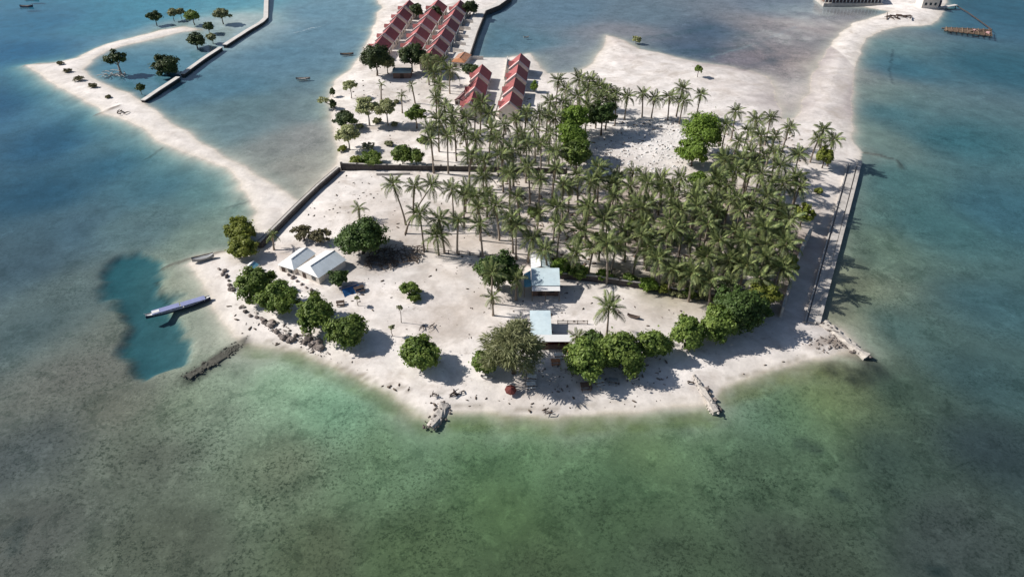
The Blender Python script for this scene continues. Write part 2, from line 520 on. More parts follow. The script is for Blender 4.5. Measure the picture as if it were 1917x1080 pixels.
# traced lines on sand and sea floor: points, half width (m), albedo, raise (m), strength
STROKES = [
    ([(470, 655), (560, 670), (640, 705), (720, 748), (775, 782), (800, 800)], 2.2, (.11, .15, .055), 0, .6),
    ([(850, 790), (940, 790), (1030, 797), (1150, 793), (1280, 785), (1330, 780)], 2.4, (.115, .15, .045), 0, .62),
    ([(1365, 742), (1440, 712), (1530, 690), (1570, 690)], 2.6, (.15, .155, .06), 0, .6),
    ([(1565, 690), (1600, 705), (1640, 695), (1620, 672)], 3.0, (.02, .03, .028), .2, .8),
    ([(1560, 640), (1590, 660)], 2.4, (.13, .1, .07), .05, .7),
    ([(1510, 652), (1560, 640)], 1.0, (.16, .12, .09), .05, .6),
    ([(300, 500), (330, 492), (365, 480), (410, 472)], .7, (.08, .075, .06), .25, .8),
    ([(292, 520), (303, 545), (312, 562)], .6, (.04, .045, .04), .2, .8),
    ([(205, 552), (226, 593), (231, 633), (252, 688), (265, 700)], .5, (.09, .10, .085), 0, .45),
    ([(452, 643), (418, 664), (382, 687), (346, 707)], 2.3, (.035, .04, .033), .15, .85),
    ([(1672, 90), (1668, 125), (1672, 155)], .5, (.03, .04, .045), .1, .7),
    ([(1618, 287), (1650, 290), (1680, 296), (1692, 312)], .8, (.06, .06, .05), .35, .8),
    ([(1625, 470), (1600, 540), (1575, 590)], 2.5, (.1, .1, .075), 0, .4),
    ([(178, 215), (205, 207), (225, 200)], .7, (.14, .11, .09), .3, .8),
    ([(48, 123), (80, 120), (118, 120)], .6, (.12, .1, .09), .3, .8),
    ([(275, 290), (290, 282), (305, 275)], .6, (.1, .09, .07), .1, .6),
    ([(425, 385), (445, 380), (465, 378)], .6, (.04, .05, .05), .1, .6),
    ([(1505, 825), (1530, 835)], 2.0, (.03, .04, .035), .1, .6), ([(1570, 915), (1578, 920)], 1.6, (.03, .04, .035), .1, .6),
    ([(1765, 250), (1790, 255)], .8, (.05, .06, .06), .05, .5), ([(1760, 1060), (1775, 1065)], 1.5, (.02, .03, .03), .1, .7),
    ([(10, 990), (40, 975), (25, 1020)], 1.4, (.03, .04, .04), 0, .4),
    ([(640, 690), (700, 712), (770, 735), (830, 742)], .35, (.2, .17, .13), .02, .55),
    ([(1080, 762), (1180, 752), (1290, 745)], .3, (.3, .26, .2), .02, .5),
    ([(600, 500), (680, 520), (780, 500), (900, 540), (1000, 565)], .9, (.5, .44, .39), 0, .45), ([(780, 500), (840, 580), (900, 640)], .8, (.5, .44, .39), 0, .4), ([(560, 540), (640, 580), (720, 620), (830, 690)], .8, (.52, .46, .41), 0, .4),
    ([(1090, 600), (1200, 590), (1330, 590)], .9, (.54, .48, .43), 0, .35), ([(850, 760), (960, 764), (1080, 768)], .3, (.22, .19, .14), 0, .55), ([(500, 640), (600, 668), (690, 708)], .3, (.24, .2, .15), 0, .5), ([(1360, 712), (1460, 682), (1540, 655)], .3, (.2, .17, .12), 0, .5),
    ([(690, 245), (800, 250)], 1.5, (.4, .33, .28), 0, .4),
    ([(1270, 95), (1400, 90)], 4, (.09, .11, .13), 0, .5), ([(1180, 75), (1260, 62), (1330, 48)], 3, (.1, .12, .14), 0, .4),
    ([(1330, 105), (1420, 80), (1490, 50)], 1.0, (.35, .33, .34), 0, .5),
    ([(1390, 60), (1440, 95), (1450, 120)], 3.0, (.12, .115, .13), 0, .5),
    ([(1390, 130), (1470, 105)], 2.5, (.14, .125, .14), 0, .5),
]
# ground cover on dry land: x, y, radius (m), albedo, strength
COVER = [
    (700, 360, 7, (.5, .43, .37), .45), (620, 400, 6, (.52, .45, .39), .45), (780, 380, 8, (.5, .42, .36), .5), (820, 520, 6, (.5, .44, .39), .45), (760, 600, 5, (.5, .44, .39), .45), (900, 560, 5, (.46, .4, .35), .5),
    (1180, 600, 5, (.52, .46, .41), .4), (700, 560, 4, (.48, .42, .37), .4), (560, 480, 4, (.4, .34, .3), .5), (640, 545, 3, (.42, .37, .33), .5), (940, 560, 4, (.4, .34, .3), .55), (1050, 640, 4, (.42, .36, .31), .5), (1000, 700, 5, (.42, .37, .33), .4),
    (840, 640, 6, (.54, .48, .43), .4), (660, 250, 7, (.48, .43, .38), .5), (740, 250, 8, (.46, .4, .35), .5), (700, 300, 6, (.42, .4, .3), .5), (1350, 160, 10, (.55, .49, .46), .5), (1250, 140, 10, (.58, .52, .48), .4), (1180, 110, 8, (.52, .45, .42), .5), (1510, 330, 6, (.45, .37, .32), .5), (1520, 400, 6, (.46, .38, .33), .5),
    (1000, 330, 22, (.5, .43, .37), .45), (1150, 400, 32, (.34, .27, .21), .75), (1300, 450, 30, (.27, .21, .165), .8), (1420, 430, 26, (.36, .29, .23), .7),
    (1400, 290, 20, (.46, .39, .34), .45), (960, 260, 20, (.5, .43, .37), .4), (1100, 180, 18, (.48, .41, .36), .45), (900, 450, 16, (.52, .44, .38), .5), (830, 440, 9, (.52, .44, .38), .4),
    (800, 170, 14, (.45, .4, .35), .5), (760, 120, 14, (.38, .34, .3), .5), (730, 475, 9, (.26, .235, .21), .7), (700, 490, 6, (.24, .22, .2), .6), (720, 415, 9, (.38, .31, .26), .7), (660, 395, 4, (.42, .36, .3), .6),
    (850, 575, 9, (.5, .44, .4), .5), (800, 610, 7, (.52, .45, .4), .4), (880, 610, 6, (.5, .43, .37), .4), (950, 480, 7, (.46, .38, .33), .5),
    (1200, 260, 17, (.68, .67, .68), .6), (1250, 540, 9, (.24, .22, .12), .75), (1330, 555, 7, (.25, .21, .13), .7), (1160, 520, 7, (.26, .24, .14), .6), (1480, 180, 14, (.47, .42, .41), .8), (1430, 190, 9, (.46, .41, .4), .6), (1400, 160, 5, (.5, .45, .44), .5),
    (1500, 460, 8, (.36, .2, .15), .55), (1480, 590, 9, (.42, .4, .4), .5), (1530, 450, 7, (.45, .44, .44), .5), (1160, 75, 9, (.5, .38, .34), .6), (520, 470, 5, (.4, .32, .29), .5),
    (1000, 740, 9, (.48, .44, .42), .4), (1580, 400, 4, (.5, .46, .42), .4), (690, 180, 14, (.6, .56, .52), .4), (640, 370, 9, (.7, .65, .6), .3),
]

KABS = np.array([0.26, 0.085, 0.068])   # water absorption per metre


def build_axis(lo, hi, step, outer_lo, outer_hi):
    return np.concatenate([np.array(outer_lo, float), np.arange(lo, hi + 0.1, step), np.array(outer_hi, float)])


gx = build_axis(-300, 300, 1.0, [-7000, -3500, -1800, -1000, -650, -480, -390, -340, -315], [315, 340, 390, 480, 650, 1000, 1800, 3500, 7000])
gy = build_axis(50, 440, 1.0, [-3000, -1200, -500, -200, -50, 20, 40], [450, 470, 500, 560, 660, 850, 1300, 2500, 7000])
GX, GY = np.meshgrid(gx, gy)           # rows = y
wx = GX + 1.6 * fbm(GX, GY, 9, 3)
wy = GY + 1.6 * fbm(GX, GY, 9, 23)
main_w, spit_w, hole_w = poly(MAIN), poly(SPIT), poly(HOLE)
rightwall_w = poly([(1535, 592), (1615, 285)])
d_main = sdf(wx, wy, main_w)
# the built edges stay straight
d_main_raw = sdf(GX, GY, main_w)
near_wall = np.exp(-(seg_dist(GX, GY, rightwall_w) / 6.0) ** 2)
d_main = d_main * (1 - near_wall) + d_main_raw * near_wall
d_spit = sdf(wx, wy, spit_w)
d_land = np.maximum(d_main, d_spit)

# sea floor from the survey points
bp_ = np.array([Pxy(b[0], b[1]) for b in BED])
b_dep = np.array([b[2] * (1.0 if b[2] < 1 else 0.78) for b in BED])
b_lin = np.array([srgb(*b[3]) for b in BED])
b_mot = np.array([b[4] for b in BED])
qx = GX + 7 * fbm(GX, GY, 34, 41, 3)
qy = GY + 7 * fbm(GX, GY, 34, 61, 3)
qx = qx.ravel().astype(np.float32)
qy = qy.ravel().astype(np.float32)
b_val = np.concatenate([b_dep[:, None], b_lin, b_mot[:, None], np.ones((len(BED), 1))], 1).astype(np.float32)
stat = np.zeros((6, qx.size), np.float32)
for i in range(len(BED)):
    rr = 6.0 + 0.03 * bp_[i][1]
    q_ = ((qx - np.float32(bp_[i][0])) ** 2 + (qy - np.float32(bp_[i][1])) ** 2) / np.float32(rr ** 2) + np.float32(0.6)
    w = 1 / (q_ * q_)
    stat += b_val[i][:, None] * w[None, :]
stat = stat.astype(np.float64)
base_dep = (stat[0] / stat[5]).reshape(GX.shape)
seen = (stat[1:4] / stat[5]).T.reshape(GX.shape + (3,))
mott = (stat[4] / stat[5]).reshape(GX.shape)
h_in = np.clip(0.92 * smooth(-1.8, 1.2, sdf(GX + 4.0 * fbm(GX, GY, 7, 5), GY + 4.0 * fbm(GX, GY, 7, 6), hole_w)), 0, 1)
base_dep = base_dep * (1 - 0.8 * near_wall)
base_dep = base_dep * (1 - h_in) + (2.3 + 0.5 * fbm(GX, GY, 12, 8)) * h_in
seen = seen * (1 - h_in[..., None]) + np.array(srgb(40, 88, 100)) * h_in[..., None]
mott = mott * (1 - h_in)

dist_out = np.clip(-d_land, 0, None)
Lw = 7.0 * (1 - near_wall) + 5.0 * near_wall
fall = 1 - np.exp(-dist_out / Lw)
depth = base_dep * fall + 0.03 * np.clip(dist_out, 0, 1.5) + 0.04 * fbm(GX, GY, 5, 91) * fall
depth = np.maximum(depth, 0.02 * np.clip(dist_out, 0, 1))
land_m = np.clip(d_main, 0, None)
z_main = 1.35 * (1 - np.exp(-land_m / 9.0)) * (1 - 0.35 * near_wall) + 0.0 * near_wall
z_spit = 0.62 * (1 - np.exp(-np.clip(d_spit, 0, None) / 6.0))
rough_land = 0.10 * fbm(GX, GY, 6, 71) * smooth(1, 8, land_m) + 0.05 * fbm(GX, GY, 1.8, 75, 2) * smooth(2, 8, land_m)
GZ = np.where(d_land > 0, np.maximum(z_main, z_spit) + rough_land, -depth)

# sea-floor albedo that shows the surveyed colour through that much water
viewlen = np.sqrt(GX ** 2 + GY ** 2 + CAM_H ** 2)
sin_v = np.clip(CAM_H / viewlen, 0.12, 1)

dp = np.clip(-GZ, 0, None)
trans = np.exp(-KABS * dp[..., None] * (1 / math.sin(SUN_EL) + 1 / sin_v[..., None]))
fres = 0.02 + 0.98 * (1 - sin_v) ** 5
flat_c = [Pxy(1500, 75), Pxy(1480, 170), Pxy(1545, 40), Pxy(1400, 150)]
flat_w = np.zeros(GX.shape)
for c_, r_ in zip(flat_c, (30, 24, 30, 16)):
    flat_w = np.maximum(flat_w, np.exp(-(((GX - c_[0]) ** 2 + (GY - c_[1]) ** 2) / r_ ** 2) ** 1.5))
flat_n = smooth(-.35, .45, fbm(GX + GY * .5, GY * .8, 26, 117) + .35 * fbm(GX, GY, 6, 127))
mud = np.array([.25, .225, .23])[None, None, :] * (1 - flat_n[..., None]) + np.array([.56, .515, .50]) * flat_n[..., None]
refl = fres[..., None] * np.array([0.20, 0.29, 0.42])
alb = (seen - refl * 0.9) / (1.17 * (1 - 0.42 * mott[..., None]) * (1 - fres[..., None]) * np.maximum(trans, 0.03))
alb = np.clip(alb, 0.012, 0.62)
alb = alb * (1 - .75 * flat_w[..., None]) + mud * .75 * flat_w[..., None]
GZ = np.where((d_land <= 0), GZ * (1 - .6 * flat_w), GZ)
# bright sand shelves under the shallows
sand = np.array([0.75, 0.705, 0.675])
wet_sand = np.array([0.56, 0.505, 0.43])
shelf = np.exp(-dist_out / (2.0 + 2.4 * smooth(-0.2, 0.6, fbm(GX, GY, 25, 33)))) * (d_land <= 0)
shelf = shelf * (1 - 0.8 * near_wall)
lower_side = seg_dist(GX, GY, spit_w[25:41]) < seg_dist(GX, GY, np.vstack([spit_w[0:20]])) + 0.5
spit_shelf = np.exp(-np.clip(-d_spit, 0, None) / 5.5) * (GX < P(470, 330)[0]) * lower_side
shelf = np.maximum(shelf, spit_shelf * (d_land <= 0))
alb = alb * (1 - shelf[..., None]) + wet_sand * shelf[..., None]
mott = mott * (1 - shelf)
# dry land
land_col = sand[None, None, :] * (1 + 0.10 * fbm(GX, GY, 15, 14)[..., None])
wetness = np.exp(-np.clip(d_land, 0, None) / 2.6)
land_col = land_col * (1 - 0.75 * wetness[..., None]) + wet_sand * 0.75 * wetness[..., None]
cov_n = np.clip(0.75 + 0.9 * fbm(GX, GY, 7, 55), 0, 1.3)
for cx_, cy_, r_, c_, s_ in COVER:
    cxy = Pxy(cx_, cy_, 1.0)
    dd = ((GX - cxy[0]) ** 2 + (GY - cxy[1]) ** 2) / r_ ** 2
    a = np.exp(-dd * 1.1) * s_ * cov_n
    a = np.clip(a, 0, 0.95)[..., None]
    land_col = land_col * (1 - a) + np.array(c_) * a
edge_mud = np.exp(-np.clip(d_land, 0, None) / 9.0) * np.clip(flat_w * 1.6 + np.exp(-((GX - Pxy(1400, 160)[0]) ** 2 + (GY - Pxy(1400, 160)[1]) ** 2) / 45 ** 2), 0, 1) * (GX < Pxy(1570, 100)[0])
em = np.clip(edge_mud * (1.1 - .6 * flat_n), 0, .9)[..., None]
land_col = land_col * (1 - em) + np.array([.40, .355, .35]) * em
isl = (d_land > 0)
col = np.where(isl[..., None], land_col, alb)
SX = GX + 0.8 * fbm(GX, GY, 3, 77, 2)
SY = GY + 0.8 * fbm(GX, GY, 3, 78, 2)
stroke_n = np.clip(0.8 + 0.7 * fbm(GX, GY, 2.5, 79, 2), 0.1, 1)
for pts, hw, c_, up, s_ in STROKES:
    pw = poly(pts)
    i0, i1 = np.searchsorted(gx, [pw[:, 0].min() - 3 * hw - 3, pw[:, 0].max() + 3 * hw + 3])
    j0, j1 = np.searchsorted(gy, [pw[:, 1].min() - 3 * hw - 3, pw[:, 1].max() + 3 * hw + 3])
    w_ = (slice(max(j0 - 1, 0), j1 + 1), slice(max(i0 - 1, 0), i1 + 1))
    dl = seg_dist(SX[w_], SY[w_], pw)
    a = s_ * (1 - smooth(hw * 0.45, hw * 1.35, dl)) * stroke_n[w_]
    col[w_] = col[w_] * (1 - a[..., None]) + np.array(c_) * a[..., None]
    GZ[w_] = GZ[w_] + up * a

ny, nx = GX.shape
verts = np.stack([GX, GY, GZ], -1).reshape(-1, 3)
idx = np.arange(ny * nx).reshape(ny, nx)
faces = np.stack([idx[:-1, :-1], idx[:-1, 1:], idx[1:, 1:], idx[1:, :-1]], -1).reshape(-1, 4)
ground_me = np_mesh('ground', verts, faces, True)
ca_ = ground_me.color_attributes.new('bed', 'FLOAT_COLOR', 'POINT')
ca_.data.foreach_set('color', np.concatenate([col.reshape(-1, 3), np.ones((ny * nx, 1))], 1).astype(np.float32).ravel())
ma_ = ground_me.attributes.new('mottle', 'FLOAT', 'POINT')
ma_.data.foreach_set('value', np.where(isl, 0, np.clip(mott * 1.3 + .12, 0, 1) * (1 - shelf)).astype(np.float32).ravel())
la_ = ground_me.attributes.new('dry', 'FLOAT', 'POINT')
la_.data.foreach_set('value', smooth(0.05, 0.5, GZ).astype(np.float32).ravel())


def ground_material():
    m, n, l, b = new_mat('sand_and_seabed')
    at = n.new('ShaderNodeAttribute')
    at.attribute_name = 'bed'
    mo = n.new('ShaderNodeAttribute')
    mo.attribute_name = 'mottle'
    dr = n.new('ShaderNodeAttribute')
    dr.attribute_name = 'dry'
    tc = n.new('ShaderNodeTexCoord')

    def noise(scale, detail, rough=0.6, dist=0.0):
        t = n.new('ShaderNodeTexNoise')
        t.inputs['Scale'].default_value = scale
        t.inputs['Detail'].default_value = detail
        t.inputs['Roughness'].default_value = rough
        t.inputs['Distortion'].default_value = dist
        l.new(tc.outputs['Object'], t.inputs['Vector'])
        return t

    def rng(sock, a, b_, c, d):
        r = n.new('ShaderNodeMapRange')
        r.inputs['From Min'].default_value = a
        r.inputs['From Max'].default_value = b_
        r.inputs['To Min'].default_value = c
        r.inputs['To Max'].default_value = d
        l.new(sock, r.inputs['Value'])
        return r.outputs['Result']

    def mth(op, a, b_):
        q = n.new('ShaderNodeMath')
        q.operation = op
        for i, s in enumerate((a, b_)):
            if isinstance(s, (int, float)):
                q.inputs[i].default_value = s
            else:
                l.new(s, q.inputs[i])
        return q.outputs['Value']

    # grain and trodden patches
    n1 = noise(0.9, 8, 0.7)
    n2 = noise(0.16, 6, 0.6, 0.4)
    g1 = rng(n1.outputs['Fac'], 0.3, 0.7, 0.9, 1.1)
    g2 = rng(n2.outputs['Fac'], 0.3, 0.7, 0.80, 1.16)
    g = mth('MULTIPLY', g1, g2)
    sc = n.new('ShaderNodeVectorMath')
    sc.operation = 'SCALE'
    l.new(at.outputs['Color'], sc.inputs[0])
    l.new(g, sc.inputs['Scale'])
    # seagrass and coral heads
    n3 = noise(1.5, 7, 0.82, 0.3)
    n4 = noise(0.07, 5, 0.6, 0.8)
    a3 = rng(n3.outputs['Fac'], 0.50, 0.57, 0.0, 1.0)
    a4 = rng(n4.outputs['Fac'], 0.36, 0.62, 0.25, 1.0)
    a = mth('MULTIPLY', mth('MULTIPLY', a3, a4), mth('MULTIPLY', mo.outputs['Fac'], 0.95))
    mx = n.new('ShaderNodeMix')
    mx.data_type = 'RGBA'
    l.new(a, mx.inputs['Factor'])
    l.new(sc.outputs['Vector'], mx.inputs['A'])
    dk = n.new('ShaderNodeVectorMath')
    dk.operation = 'MULTIPLY'
    l.new(sc.outputs['Vector'], dk.inputs[0])
    dk.inputs[1].default_value = (0.20, 0.25, 0.22)
    l.new(dk.outputs['Vector'], mx.inputs['B'])
    # larger reef and weed beds with broken edges
    n8 = noise(0.15, 9, 0.74, 0.5)
    a8 = mth('MULTIPLY', rng(n8.outputs['Fac'], 0.535, 0.585, 0.0, 0.55), mth('MINIMUM', mth('MULTIPLY', mo.outputs['Fac'], 1.6), 1.0))
    n9 = noise(0.22, 9, 0.72, 0.4)
    a9 = mth('MULTIPLY', rng(n9.outputs['Fac'], 0.555, 0.61, 0.0, 0.5), mth('MINIMUM', mth('MULTIPLY', mo.outputs['Fac'], 1.6), 1.0))
    mx8 = n.new('ShaderNodeMix')
    mx8.data_type = 'RGBA'
    l.new(a8, mx8.inputs['Factor'])
    l.new(mx.outputs['Result'], mx8.inputs['A'])
    dk8 = n.new('ShaderNodeVectorMath')
    dk8.operation = 'MULTIPLY'
    l.new(mx.outputs['Result'], dk8.inputs[0])
    dk8.inputs[1].default_value = (0.52, 0.58, 0.55)
    l.new(dk8.outputs['Vector'], mx8.inputs['B'])
    mx9 = n.new('ShaderNodeMix')
    mx9.data_type = 'RGBA'
    l.new(a9, mx9.inputs['Factor'])
    l.new(mx8.outputs['Result'], mx9.inputs['A'])
    lt9 = n.new('ShaderNodeVectorMath')
    lt9.operation = 'SCALE'
    lt9.inputs['Scale'].default_value = 1.5
    l.new(mx8.outputs['Result'], lt9.inputs[0])
    l.new(lt9.outputs['Vector'], mx9.inputs['B'])
    mx = mx9
    # pale sand gaps between the weed
    n5 = noise(2.2, 5, 0.7)
    a5 = mth('MULTIPLY', rng(n5.outputs['Fac'], 0.56, 0.66, 0.0, 0.6), mo.outputs['Fac'])
    mx2 = n.new('ShaderNodeMix')
    mx2.data_type = 'RGBA'
    l.new(a5, mx2.inputs['Factor'])
    l.new(mx.outputs['Result'], mx2.inputs['A'])
    br = n.new('ShaderNodeVectorMath')
    br.operation = 'SCALE'
    br.inputs['Scale'].default_value = 1.6
    l.new(sc.outputs['Vector'], br.inputs[0])
    l.new(br.outputs['Vector'], mx2.inputs['B'])
    # plant litter and dung-dark specks on the dry sand
    n6 = noise(0.55, 7, 0.78)
    n7 = noise(0.06, 4, 0.6)
    a6 = mth('MULTIPLY', mth('MULTIPLY', rng(n6.outputs['Fac'], 0.57, 0.68, 0.0, 0.75), rng(n7.outputs['Fac'], 0.42, 0.6, 0.12, 1.0)), dr.outputs['Fac'])
    mx3 = n.new('ShaderNodeMix')
    mx3.data_type = 'RGBA'
    l.new(a6, mx3.inputs['Factor'])
    l.new(mx2.outputs['Result'], mx3.inputs['A'])
    mx3.inputs['B'].default_value = (0.2, 0.16, 0.13, 1)
    # grey-brown soil and trodden ground showing through the sand
    n10 = noise(0.075, 10, 0.68, 0.9)
    n11 = noise(0.35, 8, 0.75, 0.5)
    so = mth('MULTIPLY', mth('MULTIPLY', rng(n10.outputs['Fac'], 0.47, 0.64, 0.0, 1.0), rng(n11.outputs['Fac'], 0.38, 0.6, 0.25, 0.75)), dr.outputs['Fac'])
    mx4 = n.new('ShaderNodeMix')
    mx4.data_type = 'RGBA'
    l.new(so, mx4.inputs['Factor'])
    l.new(mx3.outputs['Result'], mx4.inputs['A'])
    mx4.inputs['B'].default_value = (0.40, 0.345, 0.30, 1)
    l.new(mx4.outputs['Result'], b.inputs['Base Color'])
    b.inputs['Roughness'].default_value = 0.95
    b.inputs['Specular IOR Level'].default_value = 0.15
    bp = n.new('ShaderNodeBump')
    bp.inputs['Strength'].default_value = 0.3
    bp.inputs['Distance'].default_value = 0.15
    l.new(n1.outputs['Fac'], bp.inputs['Height'])
    l.new(bp.outputs['Normal'], b.inputs['Normal'])
    return m


M['ground'] = ground_material()
ground = link('ground', ground_me, M['ground'])
tag(ground, 'pale coral sand island, spit and shallow sea floor', None, None, 'structure')


def gz(x, y):
    i = int(np.clip(np.searchsorted(gx, x) - 1, 0, nx - 2))
    j = int(np.clip(np.searchsorted(gy, y) - 1, 0, ny - 2))
    fx = (x - gx[i]) / (gx[i + 1] - gx[i])
    fy = (y - gy[j]) / (gy[j + 1] - gy[j])
    return float((GZ[j, i] * (1 - fx) + GZ[j, i + 1] * fx) * (1 - fy) + (GZ[j + 1, i] * (1 - fx) + GZ[j + 1, i + 1] * fx) * fy)


def G(px, py, h=0.0):
    """point on the ground whose point h metres above it lies on the sight line"""
    z = 0.8
    for _ in range(3):
        p = P(px, py, z + h)
        z = gz(p[0], p[1])
    return Vector((p[0], p[1], z))


# ------------------------------------------------------------------ sea: a closed body of water
def water_material():
    m, n, l, b = new_mat('sea_water')
    n.remove(b)
    tr = n.new('ShaderNodeBsdfTransparent')
    gl = n.new('ShaderNodeBsdfGlossy')
    gl.inputs['Roughness'].default_value = 0.12
    # reflectance of the air-water face, the same from either side (light passes down and up)
    geo = n.new('ShaderNodeNewGeometry')
    dot = n.new('ShaderNodeVectorMath')
    dot.operation = 'DOT_PRODUCT'
    l.new(geo.outputs['Incoming'], dot.inputs[0])
    ab = n.new('ShaderNodeMath')
    ab.operation = 'ABSOLUTE'
    l.new(dot.outputs['Value'], ab.inputs[0])
    om = n.new('ShaderNodeMath')
    om.operation = 'SUBTRACT'
    om.inputs[0].default_value = 1.0
    om.use_clamp = True
    l.new(ab.outputs['Value'], om.inputs[1])
    pw5 = n.new('ShaderNodeMath')
    pw5.operation = 'POWER'
    pw5.inputs[1].default_value = 5.0
    l.new(om.outputs['Value'], pw5.inputs[0])
    fr = n.new('ShaderNodeMath')
    fr.operation = 'MULTIPLY_ADD'
    fr.inputs[1].default_value = 0.98
    fr.inputs[2].default_value = 0.02
    l.new(pw5.outputs['Value'], fr.inputs[0])
    ms = n.new('ShaderNodeMixShader')
    tc = n.new('ShaderNodeTexCoord')
    mp = n.new('ShaderNodeMapping')
    mp.inputs['Rotation'].default_value = (0, 0, math.radians(12))
    mp.inputs['Scale'].default_value = (0.45, 1.0, 1.0)
    l.new(tc.outputs['Object'], mp.inputs['Vector'])
    nz = n.new('ShaderNodeTexNoise')
    nz.inputs['Scale'].default_value = 0.8
    nz.inputs['Detail'].default_value = 6
    nz.inputs['Roughness'].default_value = 0.6
    l.new(mp.outputs['Vector'], nz.inputs['Vector'])
    bp = n.new('ShaderNodeBump')
    bp.inputs['Strength'].default_value = 0.12
    bp.inputs['Distance'].default_value = 0.25
    l.new(nz.outputs['Fac'], bp.inputs['Height'])
    l.new(bp.outputs['Normal'], gl.inputs['Normal'])
    l.new(bp.outputs['Normal'], dot.inputs[1])
    l.new(fr.outputs['Value'], ms.inputs['Fac'])
    l.new(tr.outputs['BSDF'], ms.inputs[1])
    l.new(gl.outputs['BSDF'], ms.inputs[2])
    l.new(ms.outputs['Shader'], n['Material Output'].inputs['Surface'])
    va = n.new('ShaderNodeVolumeAbsorption')
    va.inputs['Color'].default_value = (*(1 - KABS), 1)
    va.inputs['Density'].default_value = 1.0
    l.new(va.outputs['Volume'], n['Material Output'].inputs['Volume'])
    return m


M['water'] = water_material()
sea_mb = MB()
sea_mb.box((0, 1500, -10), (13000, 8000, 20))
sea = sea_mb.build('sea_water', M['water'])
tag(sea, 'clear shallow tropical sea around the island', None, None, 'structure')

# ------------------------------------------------------------------ sea walls, quays, pavements
def offset_line(pts, d):
    """2d polyline shifted d to its left"""
    out = []
    n = len(pts)
    for i in range(n):
        a = Vector(pts[max(i - 1, 0)])
        b = Vector(pts[min(i + 1, n - 1)])
        t = (b - a).normalized()
        nrm = Vector((-t.y, t.x))
        k = 1.0
        if 0 < i < n - 1:
            t1 = (Vector(pts[i]) - a).normalized()
            k = 1.0 / max(0.5, abs(nrm.dot(Vector((-t1.y, t1.x)))))
        out.append(Vector(pts[i]) + nrm * d * k)
    return out


def strip(mb, line, w0, w1, z0, z1):
    """a run of wall between offsets w0 and w1 of the line, mitred at the bends"""
    L, R = offset_line(line, w1), offset_line(line, w0)
    n = len(line)
    z0s = z0 if hasattr(z0, '__len__') else [z0] * n
    z1s = z1 if hasattr(z1, '__len__') else [z1] * n
    vs_ = []
    for i in range(n):
        vs_ += [(R[i].x, R[i].y, z0s[i]), (L[i].x, L[i].y, z0s[i]), (L[i].x, L[i].y, z1s[i]), (R[i].x, R[i].y, z1s[i])]
    fs = [(0, 1, 2, 3), (4 * n - 1, 4 * n - 2, 4 * n - 3, 4 * n - 4)]
    for i in range(n - 1):
        o = 4 * i
        for a, b in ((0, 1), (1, 2), (2, 3), (3, 0)):
            fs.append((o + b, o + a, o + 4 + a, o + 4 + b))
    mb.add(vs_, fs)


def resample(pts, step):
    out = [Vector(pts[0])]
    for a, b in zip(pts[:-1], pts[1:]):
        a, b = Vector(a), Vector(b)
        n = max(1, int((b - a).length / step))
        for i in range(1, n + 1):
            out.append(a.lerp(b, i / n))
    return out


def wall_thing(name, px, z, label, cat, mat, w, top, base=-0.6, cap=None, cap_mat=None, cap_w=None, post=None, post_mat=None, course=0.0):
    line = [Vector(Pxy(a, b, z)) for a, b in px]
    fine = resample(line, 4.0)
    root = empty(name, (fine[0].x, fine[0].y, 0))
    off = Vector((fine[0].x, fine[0].y))
    loc = [p - off for p in fine]
    rs = random.Random(len(px) * 7 + int(px[0][0]))
    tops = [gz(p.x, p.y) * 0 + top + rs.uniform(-.04, .04) for p in fine]
    mb = MB()
    strip(mb, loc, -w / 2, w / 2, base, tops)
    mb.build('wall_body', mat, root)
    if cap:
        mb = MB()
        strip(mb, loc, -(cap_w or w + .2) / 2, (cap_w or w + .2) / 2, [t + .003 for t in tops], [t + cap for t in tops])
        mb.build('coping', cap_mat or mat, root)
    if post:
        for i, p in enumerate(resample([q for q in loc], post)):
            mb = MB()
            mb.box((p.x, p.y, (base + top + .25) / 2), (w + .25, w + .25, top + .25 - base), taper=.9)
            mb.build('post', post_mat or mat, root)
    tag(root, label, cat)
    return root


# dark stone sea wall on the left flank, running on as the cross wall behind the sandy yard; wall shade is in the stone colour
wall_thing('seawall', [(486, 458), (520, 424), (556, 388), (596, 350), (634, 317)], 1.0, 'dark stone seawall slanting up the left flank beside the sand spit', 'seawall',
           M['dark_shaded_stone'], 1.5, 1.7, cap=.16, cap_mat=M['concrete'], cap_w=.7)
wall_thing('boundary_wall', [(640, 315), (700, 318), (800, 320), (930, 322), (1060, 326)], 1.2, 'long dark boundary wall crossing the island behind the sandy yard', 'wall',
           M['dark_shaded_stone'], .35, 3.0, base=.4, cap=.12, cap_mat=M['concrete'], post=9.0)
wall_thing('boundary_wall', [(1046, 522), (1120, 529), (1200, 541), (1290, 556), (1345, 563)], 1.2, 'dark boundary wall along the front edge of the palm grove', 'wall',
           M['dark_shaded_stone'], .35, 3.0, base=.4, cap=.12, cap_mat=M['concrete'], post=7.0)
wall_thing('boundary_wall', [(1462, 588), (1480, 530), (1500, 470), (1516, 438)], 1.6, 'tall grey wall between the palm grove and the paved seafront', 'wall',
           M['concrete'], .35, 3.6, base=.6, cap=.12, cap_mat=M['concrete'], post=8.0)
wall_thing('boundary_wall', [(1030, 488), (1062, 492)], 1.2, 'short dark wall stub behind the pale blue roofs', 'wall', M['dark_shaded_stone'], .3, 2.2, base=.6)
wall_thing('boundary_wall', [(705, 328), (735, 328), (768, 327)], 1.2, 'short low wall in front of the dark cross wall', 'wall', M['concrete'], .4, 1.9, base=.6)
